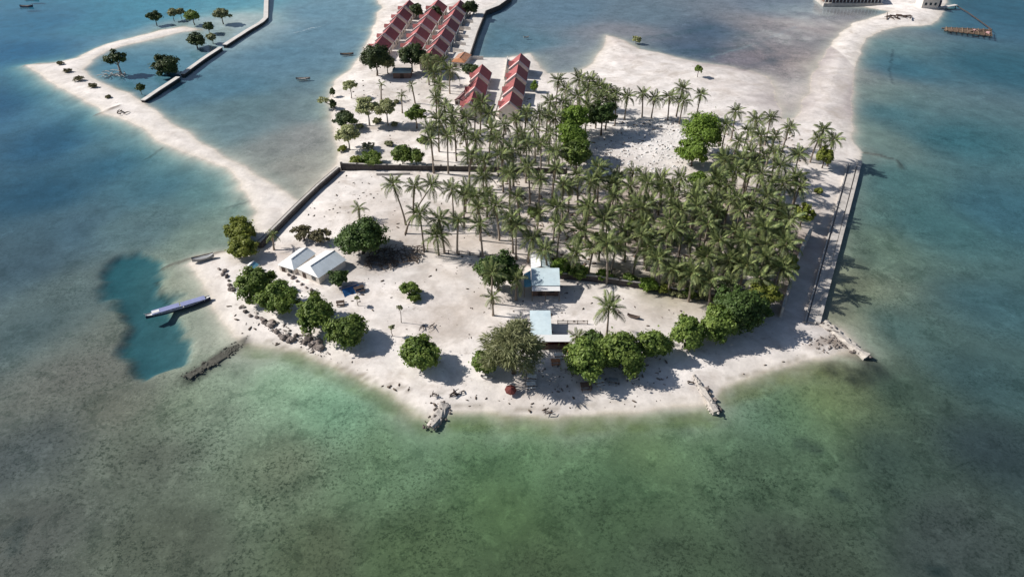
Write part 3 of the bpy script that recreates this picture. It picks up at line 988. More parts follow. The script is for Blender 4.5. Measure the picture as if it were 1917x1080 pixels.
# right-hand promenade
wall_thing('seawall', [(1534, 596), (1552, 528), (1574, 445), (1596, 362), (1613, 295)], 2.0, 'straight low seawall along the right shore of the island', 'seawall',
           M['concrete'], 0.9, 0.85, base=-1.5, cap=.12, cap_mat=M['concrete'], cap_w=1.0)
pr = [Vector(Pxy(a, b, 2.0)) for a, b in [(1522, 596), (1540, 528), (1562, 445), (1584, 362), (1600, 300)]]
prs = resample(pr, 6.0)
promen = MB()
strip(promen, prs, -0.9, 0.9, 0.0, 0.90)
walk = promen.build('promenade', M['concrete'])
tag(walk, 'pale concrete promenade behind the right seawall', None, None, 'structure')
kerb_line = [Vector(Pxy(a, b, 2.0)) for a, b in [(1509, 596), (1528, 528), (1550, 445), (1573, 362), (1590, 300)]]
mb = MB()
strip(mb, resample(kerb_line, 6.0), -.16, .16, .1, 1.12)
tag(mb.build('kerb', M['concrete']), 'raised kerb along the promenade', None, None, 'structure')

# village quay, plaza, lagoon wall
quay_o = [Vector(Pxy(a, b, 1.6)) for a, b in [(968, -40), (955, -3), (934, 12), (909, 22), (893, 62), (878, 108)]]
mb = MB()
strip(mb, quay_o, -3.9, 0.0, -1.0, 1.75)
quay = empty('lagoon_quay', (0, 0, 0))
tag(quay, 'white concrete quay bending along the village lagoon', 'quay')
mb.build('deck', M['pale_concrete'], quay)
mb = MB()
strip(mb, quay_o, .003, .45, -1.2, 2.05)
mb.build('parapet', M['dark_shaded_stone'], quay)  # dark colour stands in for the shaded water side of the quay
mb = MB()
mb.prism([tuple(Pxy(a, b, 1.6)) for a, b in [(876, 109), (954, 109), (950, 140), (938, 176), (922, 225), (893, 225), (905, 175), (918, 135), (870, 135)]], .5, 1.72)
tag(mb.build('pavement', M['pale_concrete']), 'pale paved yard between the two short rows of red houses', None, None, 'structure')
mb = MB()
mb.prism([tuple(Pxy(a, b, 1.6)) for a, b in [(842, 110), (858, 90), (872, 45), (893, 14), (905, 22), (889, 60), (872, 110)]], .5, 1.70)
tag(mb.build('pavement', M['pale_concrete']), 'pale paved strip beside the quay', None, None, 'structure')
for (a, b), (c, d) in (((848, 96), (868, 99)), ((852, 84), (872, 86)), ((857, 70), (877, 72)), ((861, 55), (881, 57)), ((866, 42), (886, 44)), ((950, 112), (944, 150)), ((868, 112), (905, 112))):
    wall_thing('garden_wall', [(a, b), (c, d)], 1.7, f'low white garden wall {"dividing the yards beside the village quay" if a < 900 and c < 900 else "edging the paved yard of the red houses"}', 'wall', M['white_wall'], .25, 3.1, base=1.2)['group'] = 'village garden walls'

# old wall running out into the upper left water
wall_thing('breakwater', [(268, 191), (300, 169), (334, 147)], .3, 'nearest low breakwater stub joining the left spit', 'breakwater', M['dark_shaded_stone'], 1.3, .75, base=-2.5, cap=.22, cap_mat=M['pale_concrete'], cap_w=1.9)
wall_thing('breakwater', [(342, 141), (380, 113), (414, 91)], .3, 'middle run of the broken breakwater beside the mangroves', 'breakwater', M['dark_shaded_stone'], 1.3, .75, base=-2.5, cap=.22, cap_mat=M['pale_concrete'], cap_w=1.9)
wall_thing('breakwater', [(421, 87), (460, 62), (490, 44), (498, 36), (499, 0), (500, -30)], .3, 'far breakwater run that bends at the upper end', 'breakwater', M['dark_shaded_stone'], 1.3, .85, base=-2.5, cap=.22, cap_mat=M['pale_concrete'], cap_w=2.2)

# groynes on the beach
def rock_mesh(seed, sq=(1, 1, .7), sub=1, rough=.28):
    import bmesh
    bm = bmesh.new()
    bmesh.ops.create_icosphere(bm, subdivisions=sub, radius=0.5)
    rs = np.random.RandomState(seed)
    for v in bm.verts:
        k = 1 + rough * (rs.rand() * 2 - 1)
        v.co = Vector((v.co.x * sq[0] * k, v.co.y * sq[1] * k, v.co.z * sq[2] * k))
    me = bpy.data.meshes.new('rock')
    bm.to_mesh(me)
    bm.free()
    return me


def groyne(px, label, w, top, mat, stone_mat, seed, z=.6, taper=True):
    line = resample([Vector(Pxy(a, b, z)) for a, b in px], 1.2)
    n = len(line)
    rs = random.Random(seed)
    root = empty('groyne', (line[0].x, line[0].y, 0))
    off = line[0].copy()
    mb = MB()
    Ls, Rs = [], []
    rows = []
    for i, p in enumerate(line):
        t = (line[min(i + 1, n - 1)] - line[max(i - 1, 0)]).normalized()
        nr = Vector((-t.y, t.x))
        ww = w * (.6 + .7 * rs.random()) * (1 if not taper else (0.75 + .25 * math.sin(math.pi * (i + .5) / n)))
        q = p - off
        row = []
        for f, zz in ((-.62, -1.0), (-.5, top * .55), (-.3, top), (.3, top), (.5, top * .55), (.62, -1.0)):
            a = q + nr * ww * f
            row.append((a.x + rs.uniform(-.22, .22), a.y + rs.uniform(-.22, .22), zz + (rs.uniform(-.3, .25) * min(1, top) if zz > -1 else 0)))
        rows.append(row)
    vs_ = [v for r in rows for v in r]
    fs = []
    for i in range(n - 1):
        for k in range(5):
            fs.append((i * 6 + k, i * 6 + k + 1, (i + 1) * 6 + k + 1, (i + 1) * 6 + k))
    fs += [tuple(range(6))[::-1], tuple((n - 1) * 6 + k for k in range(6))]
    mb.add(vs_, fs)
    mb.build('core', mat, root)
    vv, ff = [], []
    base = [rock_mesh(seed + k) for k in range(4)]
    for i in range(int(n * 8)):
        p = line[rs.randrange(n)] - off
        me = base[rs.randrange(4)]
        s = rs.uniform(.25, .7)
        ang = rs.uniform(0, 6.28)
        d = rs.uniform(-.75, .75) * w
        t = (line[-1] - line[0]).normalized()
        nr = Vector((-t.y, t.x))
        c = p + nr * d + t * rs.uniform(-.6, .6)
        zz = top * (1 - .8 * min(1, abs(d) / (.7 * w))) - .05
        o = len(vv)
        for v in me.vertices:
            vv.append((c.x + s * (v.co.x * math.cos(ang) - v.co.y * math.sin(ang)), c.y + s * (v.co.x * math.sin(ang) + v.co.y * math.cos(ang)), zz + s * v.co.z))
        for pl in me.polygons:
            ff.append(tuple(o + k for k in pl.vertices))
    mb = MB()
    mb.add(vv, ff)
    st = mb.build('rubble', stone_mat, root)
    st['kind'] = 'stuff'
    tag(root, label, 'groyne')
    return root


groyne([(832, 756), (822, 774), (806, 798)], 'short stubby rock groyne jutting from the middle of the front beach', 2.5, .9, M['pale_rock'], M['rock'], 5)
groyne([(1300, 706), (1316, 730), (1330, 752), (1341, 772)], 'pale straight concrete groyne on the right of the front beach', 1.5, 1.0, M['pale_rock'], M['pale_rock'], 9)
groyne([(446, 645), (420, 662), (385, 684), (350, 704)], 'long dark rock groyne running into the water by the moored boat', 2.2, .04, M['wet_rock'], M['wet_rock'], 13, z=.1)
groyne([(1540, 604), (1565, 622), (1592, 645), (1624, 667)], 'rubble groyne at the right front corner of the island', 2.0, .9, M['pale_rock'], M['rock'], 17)

# ------------------------------------------------------------------ palms
rng = random.Random(4)


def frond_mesh(seed, L=4.0, droop=1.0, dry=False, pairs=14):
    rs = random.Random(seed)
    v, f = [], []

    def axis(t):
        x = L * (t - .16 * droop * t ** 3)
        z = L * (.20 * t - .62 * droop * t ** 2.2)
        return Vector((x, 0, z))
    prev = None
    N = 6
    for i in range(N + 1):
        t = i / N
        p = axis(t)
        w = .085 * (1 - .85 * t)
        o = len(v)
        v += [(p.x, -w, p.z), (p.x, w, p.z)]
        if prev is not None:
            f.append((prev, prev + 1, o + 1, o))
        prev = o
    for i in range(pairs):
        t = .14 + .86 * (i + .5) / pairs
        p = axis(t)
        tg = (axis(min(t + .02, 1)) - axis(t - .02)).normalized()
        ll = L * .30 * (math.sin(math.pi * min(.97, .12 + .80 * t)) ** .7) * rs.uniform(.85, 1.12)
        for s in (-1, 1):
            d = (tg * (.45 + .5 * t) + Vector((0, s, 0)) * 1.0 + Vector((0, 0, -1)) * (.30 + rs.uniform(0, .35) + (.5 if dry else 0))).normalized()
            w = .135 * L / 3.7
            m1 = p + d * ll * .45
            tip = p + d * ll + Vector((0, 0, -.16 * ll))
            side = tg * w
            o = len(v)
            v += [tuple(p - tg * .03), tuple(m1 - side), tuple(tip), tuple(m1 + side * .8)]
            f.append((o, o + 1, o + 2, o + 3) if s > 0 else (o + 3, o + 2, o + 1, o))
    mb = MB()
    mb.v, mb.f = v, f
    return mb.mesh('frond')


FR = [frond_mesh(k, 4.1, d) for k, d in enumerate((.4, .7, .95, 1.2, 1.45))]
for me in FR:
    me.materials.append(M['frond'])
FR_DRY = [frond_mesh(20 + k, 3.2, d, True) for k, d in enumerate((1.0, 1.4))]
for me in FR_DRY:
    me.materials.append(M['dry_frond'])


def trunk_mesh(seed):
    rs = random.Random(seed)
    a = rs.uniform(0, 6.28)
    amp = rs.uniform(.2, 1.0)
    pts, rad = [], []
    for i in range(9):
        t = i / 8
        d = amp * (t ** 1.7)
        pts.append((d * math.cos(a), d * math.sin(a), t))
        rad.append(.26 - .1 * t + (.10 * (1 - t) ** 8))
    mb = MB().tube(pts, rad, 7)
    me = mb.mesh('trunk', True)
    me.materials.append(M['palm_trunk'])
    return me, (pts[-1][0], pts[-1][1])


TR = [trunk_mesh(k) for k in range(8)]


def heart_mesh():
    mb = MB()
    mb.tube([(0, 0, -.35), (0, 0, .1), (0, 0, .6)], [.2, .3, .06], 7)
    rs = random.Random(3)
    for k in range(7):
        a = k * .9 + rs.random()
        r = .36
        c = Vector((r * math.cos(a), r * math.sin(a), -.25 + rs.uniform(-.12, .1)))
        mb.add([tuple(c + Vector(d) * .16) for d in ((1, 0, 0), (0, 1, 0), (-1, 0, 0), (0, -1, 0), (0, 0, 1.2), (0, 0, -1.2))],
               [(0, 1, 4), (1, 2, 4), (2, 3, 4), (3, 0, 4), (1, 0, 5), (2, 1, 5), (3, 2, 5), (0, 3, 5)])
    me = mb.mesh('crown', True)
    me.materials.append(M['coconut'])
    return me


HEART = heart_mesh()
PALM_XY = []


def palm(px, py, h, label, group=None, size=1.0, dry=2, lean=None, n_fr=20, at=None):
    r = rng
    ti = r.randrange(len(TR))
    me, (tx, ty) = TR[ti]
    yaw = r.uniform(0, 6.28)
    if at is None:
        b = G(px, py, h)
        x, y = b.x, b.y
    else:
        x, y = at
    ox = tx * math.cos(yaw) - ty * math.sin(yaw)
    oy = tx * math.sin(yaw) + ty * math.cos(yaw)
    if lean is not None:
        x, y = x - lean[0], y - lean[1]
    else:
        x, y = x - ox, y - oy
    z = gz(x, y)
    PALM_XY.append((x, y))
    root = empty('coconut_palm', (x, y, z - .1))
    if lean is None:
        t = link('trunk', me, None, root)
        t.scale = (1, 1, h)
        t.rotation_euler = (0, 0, yaw)
        top = (ox, oy, h)
    else:
        pts = [(lean[0] * s ** 1.25, lean[1] * s ** 1.25, h * s ** .92) for s in (0, .15, .3, .5, .7, .85, 1)]
        MB().tube(pts, [.36, .27, .25, .22, .2, .18, .16], 7).build('trunk', M['palm_trunk'], root, True)
        top = (lean[0], lean[1], h)
    cr = link('crown', HEART, None, root, top)
    s0 = size * r.uniform(.82, 1.14)
    ga = r.uniform(0, 6.28)
    for k in range(n_fr):
        u = k / (n_fr - 1)
        pitch = 72 - 88 * u + r.uniform(-9, 9)
        az = ga + k * 2.39996 + r.uniform(-.25, .25)
        di = min(4, int(u * 4.2 + r.uniform(0, .9)))
        o = link('frond', FR[di], None, cr)
        o.rotation_euler = (r.uniform(-.35, .35), -math.radians(pitch), az)
        s = s0 * r.uniform(.85, 1.08) * (.8 if u < .12 else 1)
        o.scale = (s, s, s)
        o.location = (.1 * math.cos(az), .1 * math.sin(az), .25 - .3 * u)
    for k in range(dry):
        az = r.uniform(0, 6.28)
        o = link('frond', FR_DRY[k % 2], None, cr)
        o.rotation_euler = (r.uniform(-.3, .3), -math.radians(r.uniform(-62, -35)), az)
        o.scale = (s0 * .85,) * 3
        o.location = (.1 * math.cos(az), .1 * math.sin(az), -.2)
    tag(root, label, 'palm', group)
    return root


ORD = 'first second third fourth fifth sixth seventh eighth ninth tenth eleventh twelfth thirteenth fourteenth fifteenth sixteenth seventeenth eighteenth nineteenth twentieth'.split()
ORD += ['twenty-' + o for o in ORD[:9]] + ['thirtieth']


def palms(pts, h0, h1, where, group, size=1.0, ranks=1):
    """ranks from the top of the picture down, each counted from the left"""
    pts = sorted(pts, key=lambda p: p[1])
    names = {1: ['']}.get(ranks) or {2: ['back rank', 'front rank'], 3: ['back rank', 'middle rank', 'front rank'], 0: []}[ranks]
    if ranks == 0:
        for i, p in enumerate(pts):
            lb = f'{ORD[i]} palm from the top {where}' if i < len(pts) - 1 else f'lowest palm {where}'
            palm(p[0], p[1], rng.uniform(h0, h1), lb, group, size * rng.uniform(.9, 1.12))
        return
    per = math.ceil(len(pts) / ranks)
    for k in range(ranks):
        for i, p in enumerate(sorted(pts[k * per:(k + 1) * per])):
            palm(p[0], p[1], rng.uniform(h0, h1), f'{ORD[i]} palm from left, {names[k]} {where}', group, size * rng.uniform(.9, 1.12))


palms([(800, 112), (826, 118), (812, 138), (842, 132), (822, 160), (818, 184), (832, 200), (822, 226), (805, 242), (850, 236), (838, 256), (870, 250), (846, 216), (806, 262), (872, 222)],
      9, 12, 'in the straggling column left of the short red rows', 'palms in the column left of the short red rows', ranks=0)
palms([(890, 203), (916, 214), (902, 192), (944, 236), (986, 214), (966, 224), (1010, 216), (930, 262), (974, 252), (1000, 242), (882, 292), (906, 302), (938, 292), (960, 282), (986, 272), (1012, 270),
       (1030, 252), (920, 244), (890, 262), (1040, 285)],
      9, 12, 'of the stand just below the short red rows', 'palms below the short red rows', ranks=3)
palms([(1045, 152), (1060, 168), (1085, 150), (1104, 152), (1030, 192), (1055, 192), (1082, 182), (1100, 170), (1122, 186), (1136, 172), (1142, 192), (1152, 178), (1120, 165), (1068, 206), (1040, 222), (1026, 215), (1100, 198)],
      9, 11.5, 'of the stand right of the red house rows', 'palms right of the red rows', ranks=2)
row = [(1175, 182), (1203, 177), (1226, 185), (1253, 183), (1278, 168), (1280, 190), (1312, 178)]
for i, p in enumerate(row):
    palm(p[0], p[1], (8, 8.5, 7.5, 8, 10, 8, 9)[i], ('leftmost palm of the row above the white rubble clearing', 'second palm from the left in the row above the white rubble clearing',
         'short third palm from the left above the white rubble clearing', 'middle palm of the row above the white rubble clearing', 'tallest palm of the row above the white rubble clearing',
         'palm standing directly in front of the tallest one in the row above the clearing', 'rightmost palm of the row above the white rubble clearing')[i], 'row of palms above the rubble clearing', 1.0)
palms([(1377, 210), (1360, 236), (1415, 226), (1443, 222), (1400, 246), (1425, 256), (1452, 256), (1382, 266), (1405, 286), (1430, 291), (1450, 286), (1358, 300), (1345, 330), (1375, 324), (1400, 318),
       (1425, 326), (1460, 312), (1492, 332), (1465, 345), (1440, 346), (1340, 346), (1388, 300), (1412, 306)],
      8.5, 11.5, 'of the stand right of the lush bright tree', 'palms right of the lush bright tree', ranks=3)
palm(1478, 240, 10, 'palm on the upper right fringe of the stand by the pale flats', None, 1.0)
palm(1495, 290, 9.5, 'palm standing alone between the upper stand and the seafront pair', None, .95)
palm(1541, 244, 9.5, 'upper palm of the cluster at the head of the right seawall', None, 1.0)
palm(1560, 262, 8.5, 'right palm of the cluster at the head of the right seawall', None, 1.0)
palm(1532, 262, 8.0, 'left palm of the cluster at the head of the right seawall', None, .95)
palm(1497, 352, 9, 'slim palm at the right edge of the grove in open sand', None, .95)

# the main grove, planted a few metres apart
GROVE = [(872, 330), (960, 305), (1060, 328), (1180, 318), (1330, 345), (1440, 372), (1482, 378), (1478, 430), (1470, 492), (1400, 520), (1300, 506), (1190, 478), (1090, 466), (1020, 460), (960, 418), (880, 398)]
gw = poly(GROVE, 10.5)
x0, y0 = gw.min(0)
x1, y1 = gw.max(0)
pl = []
for _ in range(6000):
    x, y = rng.uniform(x0, x1), rng.uniform(y0, y1)
    if not inside(np.array([x]), np.array([y]), gw)[0]:
        continue
    u = (x - x0) / (x1 - x0)
    md = 6.2 - 2.3 * min(1, max(0, u * 1.7 - .1))
    if all((x - a) ** 2 + (y - b) ** 2 > md * md for a, b in pl):
        pl.append((x, y))
    if len(pl) >= 210:
        break
thin = sorted([q for q in pl if (q[0] - x0) / (x1 - x0) < .33], key=lambda q: -q[1])
dense = sorted([q for q in pl if (q[0] - x0) / (x1 - x0) >= .33], key=lambda q: -q[1])
for part_, where, names in ((thin, 'thin left part of the grove', ('back', 'middle', 'front')),
                            (dense, 'dense part of the grove', ('back', 'second', 'third', 'fourth', 'fifth', 'front'))):
    per = math.ceil(len(part_) / len(names))
    for k, nm in enumerate(names):
        for i, (x, y) in enumerate(sorted(part_[k * per:(k + 1) * per])):
            hh = rng.uniform(7.0, 12.5) - (2.6 if nm == 'front' and 'dense' in where else 0)
            palm(0, 0, hh, f'{ORD[i]} palm from left, {nm} rank of the {where}', 'palms of the ' + where,
                 rng.uniform(.86, 1.08) if 'thin' in where else rng.uniform(.78, 1.12), at=(x, y), dry=rng.choice((0, 1, 2, 2, 3, 5)))
palm(1376, 490, 7.0, 'broad-crowned young palm at the front right of the grove', None, 1.45, dry=3)
palm(1215, 462, 7.5, 'pale spreading palm at the front left of the dense grove', None, 1.25, dry=3)

# sparse palms on the sandy yard
SP_ = [((736, 346), 11.5, (-2.6, 1.5), 'tall palm on a bent trunk at the left of the sandy yard'),
       ((776, 350), 9, None, 'palm just right of the bent trunk palm in the sandy yard'),
       ((808, 348), 12.5, (7.5, 3.5), 'palm on a long trunk leaning right from the fallen branches'),
       ((846, 356), 9, None, 'small headed palm between the leaning palm and the grove'),
       ((786, 402), 11, None, 'tall palm rising beside the leaning trunk above the fence line'),
       ((822, 412), 10, None, 'second palm of the fence line counted from the leaning trunk'),
       ((818, 442), 6, None, 'short bushy palm on the fence line below its taller neighbour'),
       ((858, 412), 10.5, None, 'round-headed palm standing clear on the fence line'),
       ((897, 420), 9.5, None, 'slim palm on the fence line just left of the grove'),
       ((895, 388), 10, None, 'palm behind the slim fence palm at the edge of the grove'),
       ((870, 366), 9.5, None, 'palm at the upper left corner of the grove in pale sand'),
       ((672, 390), 3.6, None, 'little lone palm in open sand above the large round tree'),
       ((511, 440), 4.2, None, 'spindly palm beside the left seawall behind the white sheds'),
       ((1140, 576), 7.8, None, 'lone palm in clear sand right of the shacks'),
       ((922, 512), 8.5, None, 'palm poking out of the dark tree left of the pale blue roofs'),
       ((966, 522), 5.6, None, 'straw-coloured drooping palm against the pale blue roofed house'),
       ((966, 425), 9.0, None, 'bare-trunked palm above the pale blue roofed house'),
       ((1080, 630), 3.2, None, 'young palm beside the white strip roof of the lower shack'),
       ((922, 556), 5.0, None, 'thin pale palm in front of the dark tree')]
for p, h, ln, lb in SP_:
    palm(p[0], p[1], h, lb, 'scattered palms of the sandy yard', .6 if h < 5.5 else .95, dry=6 if 'straw' in lb else 1, lean=ln, n_fr=13 if h < 6 and 'bushy' not in lb else 19)

# ------------------------------------------------------------------ broadleaf trees and shrubs
def crown_mesh(seed, rx, rz, leaf, n, clumps=16, feather=False, gap=0.0, squash=.9):
    """leaf blades gathered in tufts over an uneven dome; returns mesh and tuft centres"""
    rs = np.random.RandomState(seed)
    clumps = int(clumps * (2.6 if gap < .22 else 1.5))
    C, R = [], []
    off = rs.rand() * 6.28
    lob = rs.rand(3) * 6.28
    for k in range(clumps):
        t = (k + .5) / clumps
        zz = 1 - 1.48 * t
        ph = off + k * 2.39996 + rs.normal() * .25
        q = math.sqrt(max(0, 1 - zz * zz))
        d = np.array([q * math.cos(ph), q * math.sin(ph), zz + rs.normal() * .07])
        rr = rs.uniform(.5, .9) * (1 - .12 * gap) * (1 + .16 * math.sin(ph * 2 + lob[0]) * q + .13 * math.sin(ph * 3 + lob[1]) + .10 * math.sin(ph * 5 + 4 * zz + lob[2]))
        C.append(d * rr * np.array([rx, rx, rz]))
        R.append(rs.uniform(.15, .36) * (1 - .75 * gap))
    order = rs.permutation(len(C))
    C, R = np.array(C)[order], np.array(R)[order]
    # inner fill keeps the sky from showing straight through dense crowns
    C2 = np.vstack([C, [[0, 0, 0.0]]])
    R2 = np.append(R, .66 * (1 - 1.3 * gap))
    w = R2 ** 2
    w[-1] *= .5
    pick = rs.choice(len(R2), size=n, p=w / w.sum())
    d = rs.normal(size=(n, 3))
    d /= np.linalg.norm(d, axis=1)[:, None]
    d[:, 2] = np.where(rs.rand(n) < .55, np.abs(d[:, 2]), d[:, 2])
    rad = rs.uniform(.35, 1.0, n) ** .7 + np.abs(rs.normal(size=n)) * .22
    loose = (rs.rand(n) < .07)
    rad = rad * np.where(loose, rs.uniform(1.1, 1.7, n), 1)
    pos = C2[pick] + d * (R2[pick] * rad)[:, None] * np.array([rx, rx, rz * squash])
    rad_dir = pos / np.array([rx, rx, rz])
    nrm = d * .55 + rad_dir * .6 + rs.normal(size=(n, 3)) * .5 + np.array([0, 0, .25])
    nrm /= np.linalg.norm(nrm, axis=1)[:, None]
    a = rs.normal(size=(n, 3))
    u = np.cross(nrm, a)
    u /= np.linalg.norm(u, axis=1)[:, None] + 1e-9
    v = np.cross(nrm, u)
    sz = leaf * rs.uniform(.6, 1.3, n)[:, None]
    if feather:
        out = d * np.array([1, 1, .2]) + rad_dir * .5 + rs.normal(size=(n, 3)) * .35
        out[:, 2] -= rs.uniform(-.2, .8, n)
        u = out / np.linalg.norm(out, axis=1)[:, None]
        v = np.cross(u, a)
        v /= np.linalg.norm(v, axis=1)[:, None] + 1e-9
        U, Vv = u * sz * 2.0, v * sz * .30
    else:
        U, Vv = u * sz, v * sz * .66
    V4 = np.stack([pos - U, pos - Vv + U * .1, pos + U, pos + Vv + U * .1], 1).reshape(-1, 3)
    F = np.arange(4 * n).reshape(n, 4)
    return np_mesh('crown', V4, F), C, R


TREE_N = [0]


def tree(px, py, rx, rz, th, mat, label, name='broadleaf_tree', group=None, leaf=.30, n=None, gap=.12, feather=False, bark='bark', clumps=16, cat='tree', tr=None, lean=(0, 0), limbs=6):
    TREE_N[0] += 1
    seed = TREE_N[0] * 13 + 7
    rs = random.Random(seed)
    ch = th + rz * .75
    b = G(px, py, ch)
    bx, by = b.x - lean[0], b.y - lean[1]
    z = gz(bx, by)
    root = empty(name, (bx, by, z - .08))
    if n is None:
        n = int(min(12000, (560 if gap < .22 else 330) * (rx * (rx + rz) / 2) / (leaf / .3) ** 2 + 400))
    me, C, R = crown_mesh(seed, rx, rz, leaf, n, clumps, feather, gap)
    cr = link('crown', me, M[mat], root, (lean[0], lean[1], ch))
    tr = tr or max(.1, rx * .06)
    mb = MB()
    mid = Vector((lean[0] * .5 + rs.uniform(-.2, .2), lean[1] * .5 + rs.uniform(-.2, .2), th * .6))
    fork = Vector((lean[0] * .85, lean[1] * .85, max(th, .35)))
    mb.tube([(0, 0, 0), mid, fork], [tr * 1.35, tr, tr * .85], 7)
    for k in range(min(limbs, len(C))):
        e = Vector(C[k]) + Vector((lean[0], lean[1], ch))
        m_ = fork.lerp(e, .5) + Vector((0, 0, .12 * rz))
        mb.tube([fork - Vector((0, 0, .15)), m_, e], [tr * .6, tr * .4, tr * .12], 5)
    mb.build('trunk', M[bark], root, True)
    tag(root, label, cat, group)
    return root


# front left row
tree(478, 530, 4.5, 3.4, .9, 'leaf_green', 'leftmost round tree of the four lining the left beach', leaf=.32, clumps=22)
tree(521, 558, 4.6, 3.5, .9, 'leaf_green', 'second round tree from the left of the four lining the left beach', leaf=.32, clumps=22)
tree(590, 586, 4.4, 3.4, .9, 'leaf_green', 'third round tree from the left of the four lining the left beach', leaf=.32, clumps=22)
tree(651, 619, 4.3, 3.3, .9, 'leaf_green', 'rightmost round tree of the four lining the left beach', leaf=.32, clumps=22)
tree(785, 661, 4.0, 3.1, 1.2, 'leaf_green', 'solitary round tree on open sand above the stubby groyne', leaf=.32, clumps=18)
tree(449, 430, 4.4, 3.0, 1.2, 'leaf_yellow', 'upper yellow-green tree at the foot of the left seawall', leaf=.34)
tree(452, 464, 4.0, 2.6, .8, 'leaf_yellow', 'lower yellow-green tree at the foot of the left seawall', leaf=.34)
tree(676, 446, 6.2, 4.2, 1.4, 'leaf_dark', 'large dark round tree behind the white sheds', leaf=.34, clumps=26)
tree(694, 440, 3.4, 3.0, 1.4, 'leaf_green', 'smaller tree pressed against the large dark round tree', leaf=.34)
tree(568, 436, 3.6, 2.0, .7, 'leaf_brown', 'left sparse brown shrub behind the white sheds', name='dry_shrub', cat='shrub', leaf=.34, gap=.4, n=1100)
tree(598, 441, 3.2, 1.9, .6, 'leaf_brown', 'right sparse brown shrub behind the white sheds', name='dry_shrub', cat='shrub', leaf=.34, gap=.4, n=1000)
tree(766, 540, 2.4, 1.7, .6, 'leaf_green', 'small two-lobed shrub alone on the sand of the middle yard', name='shrub', cat='shrub', leaf=.3, gap=.25)
tree(775, 556, 1.5, 1.0, .3, 'leaf_green', 'low shrub tucked below the small two-lobed shrub', name='shrub', cat='shrub', leaf=.3, gap=.25)
tree(634, 520, 2.3, 1.7, 1.0, 'leaf_dark', 'small green tree between the white shed and the blue tarp', leaf=.3)
tree(932, 507, 4.4, 4.0, 2.6, 'leaf_dark', 'tall dark tree left of the pale blue roofed house', leaf=.32, clumps=22)
tree(956, 512, 2.6, 2.2, 1.6, 'leaf_green', 'greener half-crown tree touching the pale blue roofed house', leaf=.32)
# front middle
tree(962, 655, 6.4, 6.0, 1.8, 'leaf_olive', 'large feathery olive tree in front of the lower shack', name='feathery_tree', leaf=.34, n=9000, feather=True, clumps=34, gap=.22, tr=.42)
tree(906, 679, 2.8, 2.2, .6, 'leaf_green', 'dark bush at the left foot of the feathery olive tree', name='shrub', cat='shrub', leaf=.32)
tree(1100, 672, 4.7, 3.9, .8, 'leaf_green', 'left tree of the leafy clump right of the lower shack', leaf=.32, clumps=24)
tree(1162, 660, 4.9, 4.1, .9, 'leaf_green', 'middle tree of the leafy clump right of the lower shack', leaf=.32, clumps=24)
tree(1222, 646, 3.5, 3.0, .9, 'leaf_green', 'right tree of the leafy clump right of the lower shack', leaf=.32, clumps=22)
tree(1110, 640, 3.0, 2.2, .6, 'leaf_dark', 'dark shrub behind the leafy clump at the lone palm foot', name='shrub', cat='shrub', leaf=.32)
tree(1290, 624, 3.8, 3.3, .9, 'leaf_green', 'round tree standing between the leafy clump and the dark corner trees', leaf=.32, clumps=22)
tree(1348, 604, 4.4, 3.8, .9, 'leaf_green', 'left tree of the dark corner trees by the right beach', leaf=.32, clumps=22)
tree(1382, 580, 5.6, 4.8, 1.2, 'leaf_dark', 'largest dark tree at the right front corner of the island', leaf=.32, clumps=26)
tree(1430, 552, 3.6, 3.4, 1.8, 'leaf_yellow', 'yellow-green tree at the back of the dark corner trees', leaf=.32)
tree(1412, 575, 3.4, 3.2, 1.0, 'leaf_dark', 'dark tree squeezed beside the grey seafront wall', leaf=.32)
# bushes along the front grove wall
for px_, py_, r_, m_, lb in ((1050, 500, 2.8, 'leaf_bright', 'bright green bush touching the right side of the pale blue roofs'), (1084, 509, 2.5, 'leaf_green', 'second bush right of the pale blue roofs'),
                             (1131, 515, 1.9, 'leaf_bright', 'small bright bush at the grove wall under the pale spreading palm'), (1178, 522, 1.6, 'leaf_green', 'dim low bush by the grove wall near its middle'), (1215, 532, 2.1, 'leaf_bright', 'bright bush at the middle of the grove wall'),
                             (1243, 540, 1.5, 'leaf_yellow', 'weedy bush right of the middle of the grove wall'), (1290, 548, 1.5, 'leaf_green', 'low bush near the right end of the grove wall')):
    tree(px_, py_, r_, r_ * .75, .3, m_, lb, name='shrub', cat='shrub', leaf=.3)
for px_, py_, r_, m_, lb in ((1318, 474, 2.4, 'leaf_bright', 'bright leafy undergrowth at the front of the dense grove'), (1190, 420, 2.2, 'leaf_green', 'green undergrowth in the middle left of the dense grove'), (1255, 440, 2.4, 'leaf_dark', 'dark undergrowth bush in the heart of the dense grove'),
                             (1128, 446, 2.0, 'leaf_green', 'green bush among the front left palms of the grove'), (1404, 446, 2.4, 'leaf_dark', 'dark bush in the right half of the dense grove'), (1440, 492, 2.2, 'leaf_green', 'green bush at the right front of the dense grove'), (1000, 398, 1.8, 'leaf_green', 'green bush in the thin left part of the grove'),
                             (1345, 400, 2.2, 'leaf_bright', 'bright bush at the back of the dense grove')):
    tree(px_, py_, r_, r_ * .8, .8, m_, lb, name='shrub', cat='shrub', leaf=.32, gap=.2)
for k, (px_, py_, r_) in enumerate(((1150, 522, 1.3), (1196, 526, 1.2), (1262, 545, 1.6), (1275, 550, 1.3), (1310, 553, 1.5), (1326, 557, 1.2))):
    tree(px_, py_, r_, r_ * .45, .15, 'leaf_olive', f'{ORD[k]} dry grassy tuft from the left along the grove wall', name='grass_tuft', cat='grass tuft', group='grass tufts along the grove wall', leaf=.3, gap=.2, n=420, limbs=2)
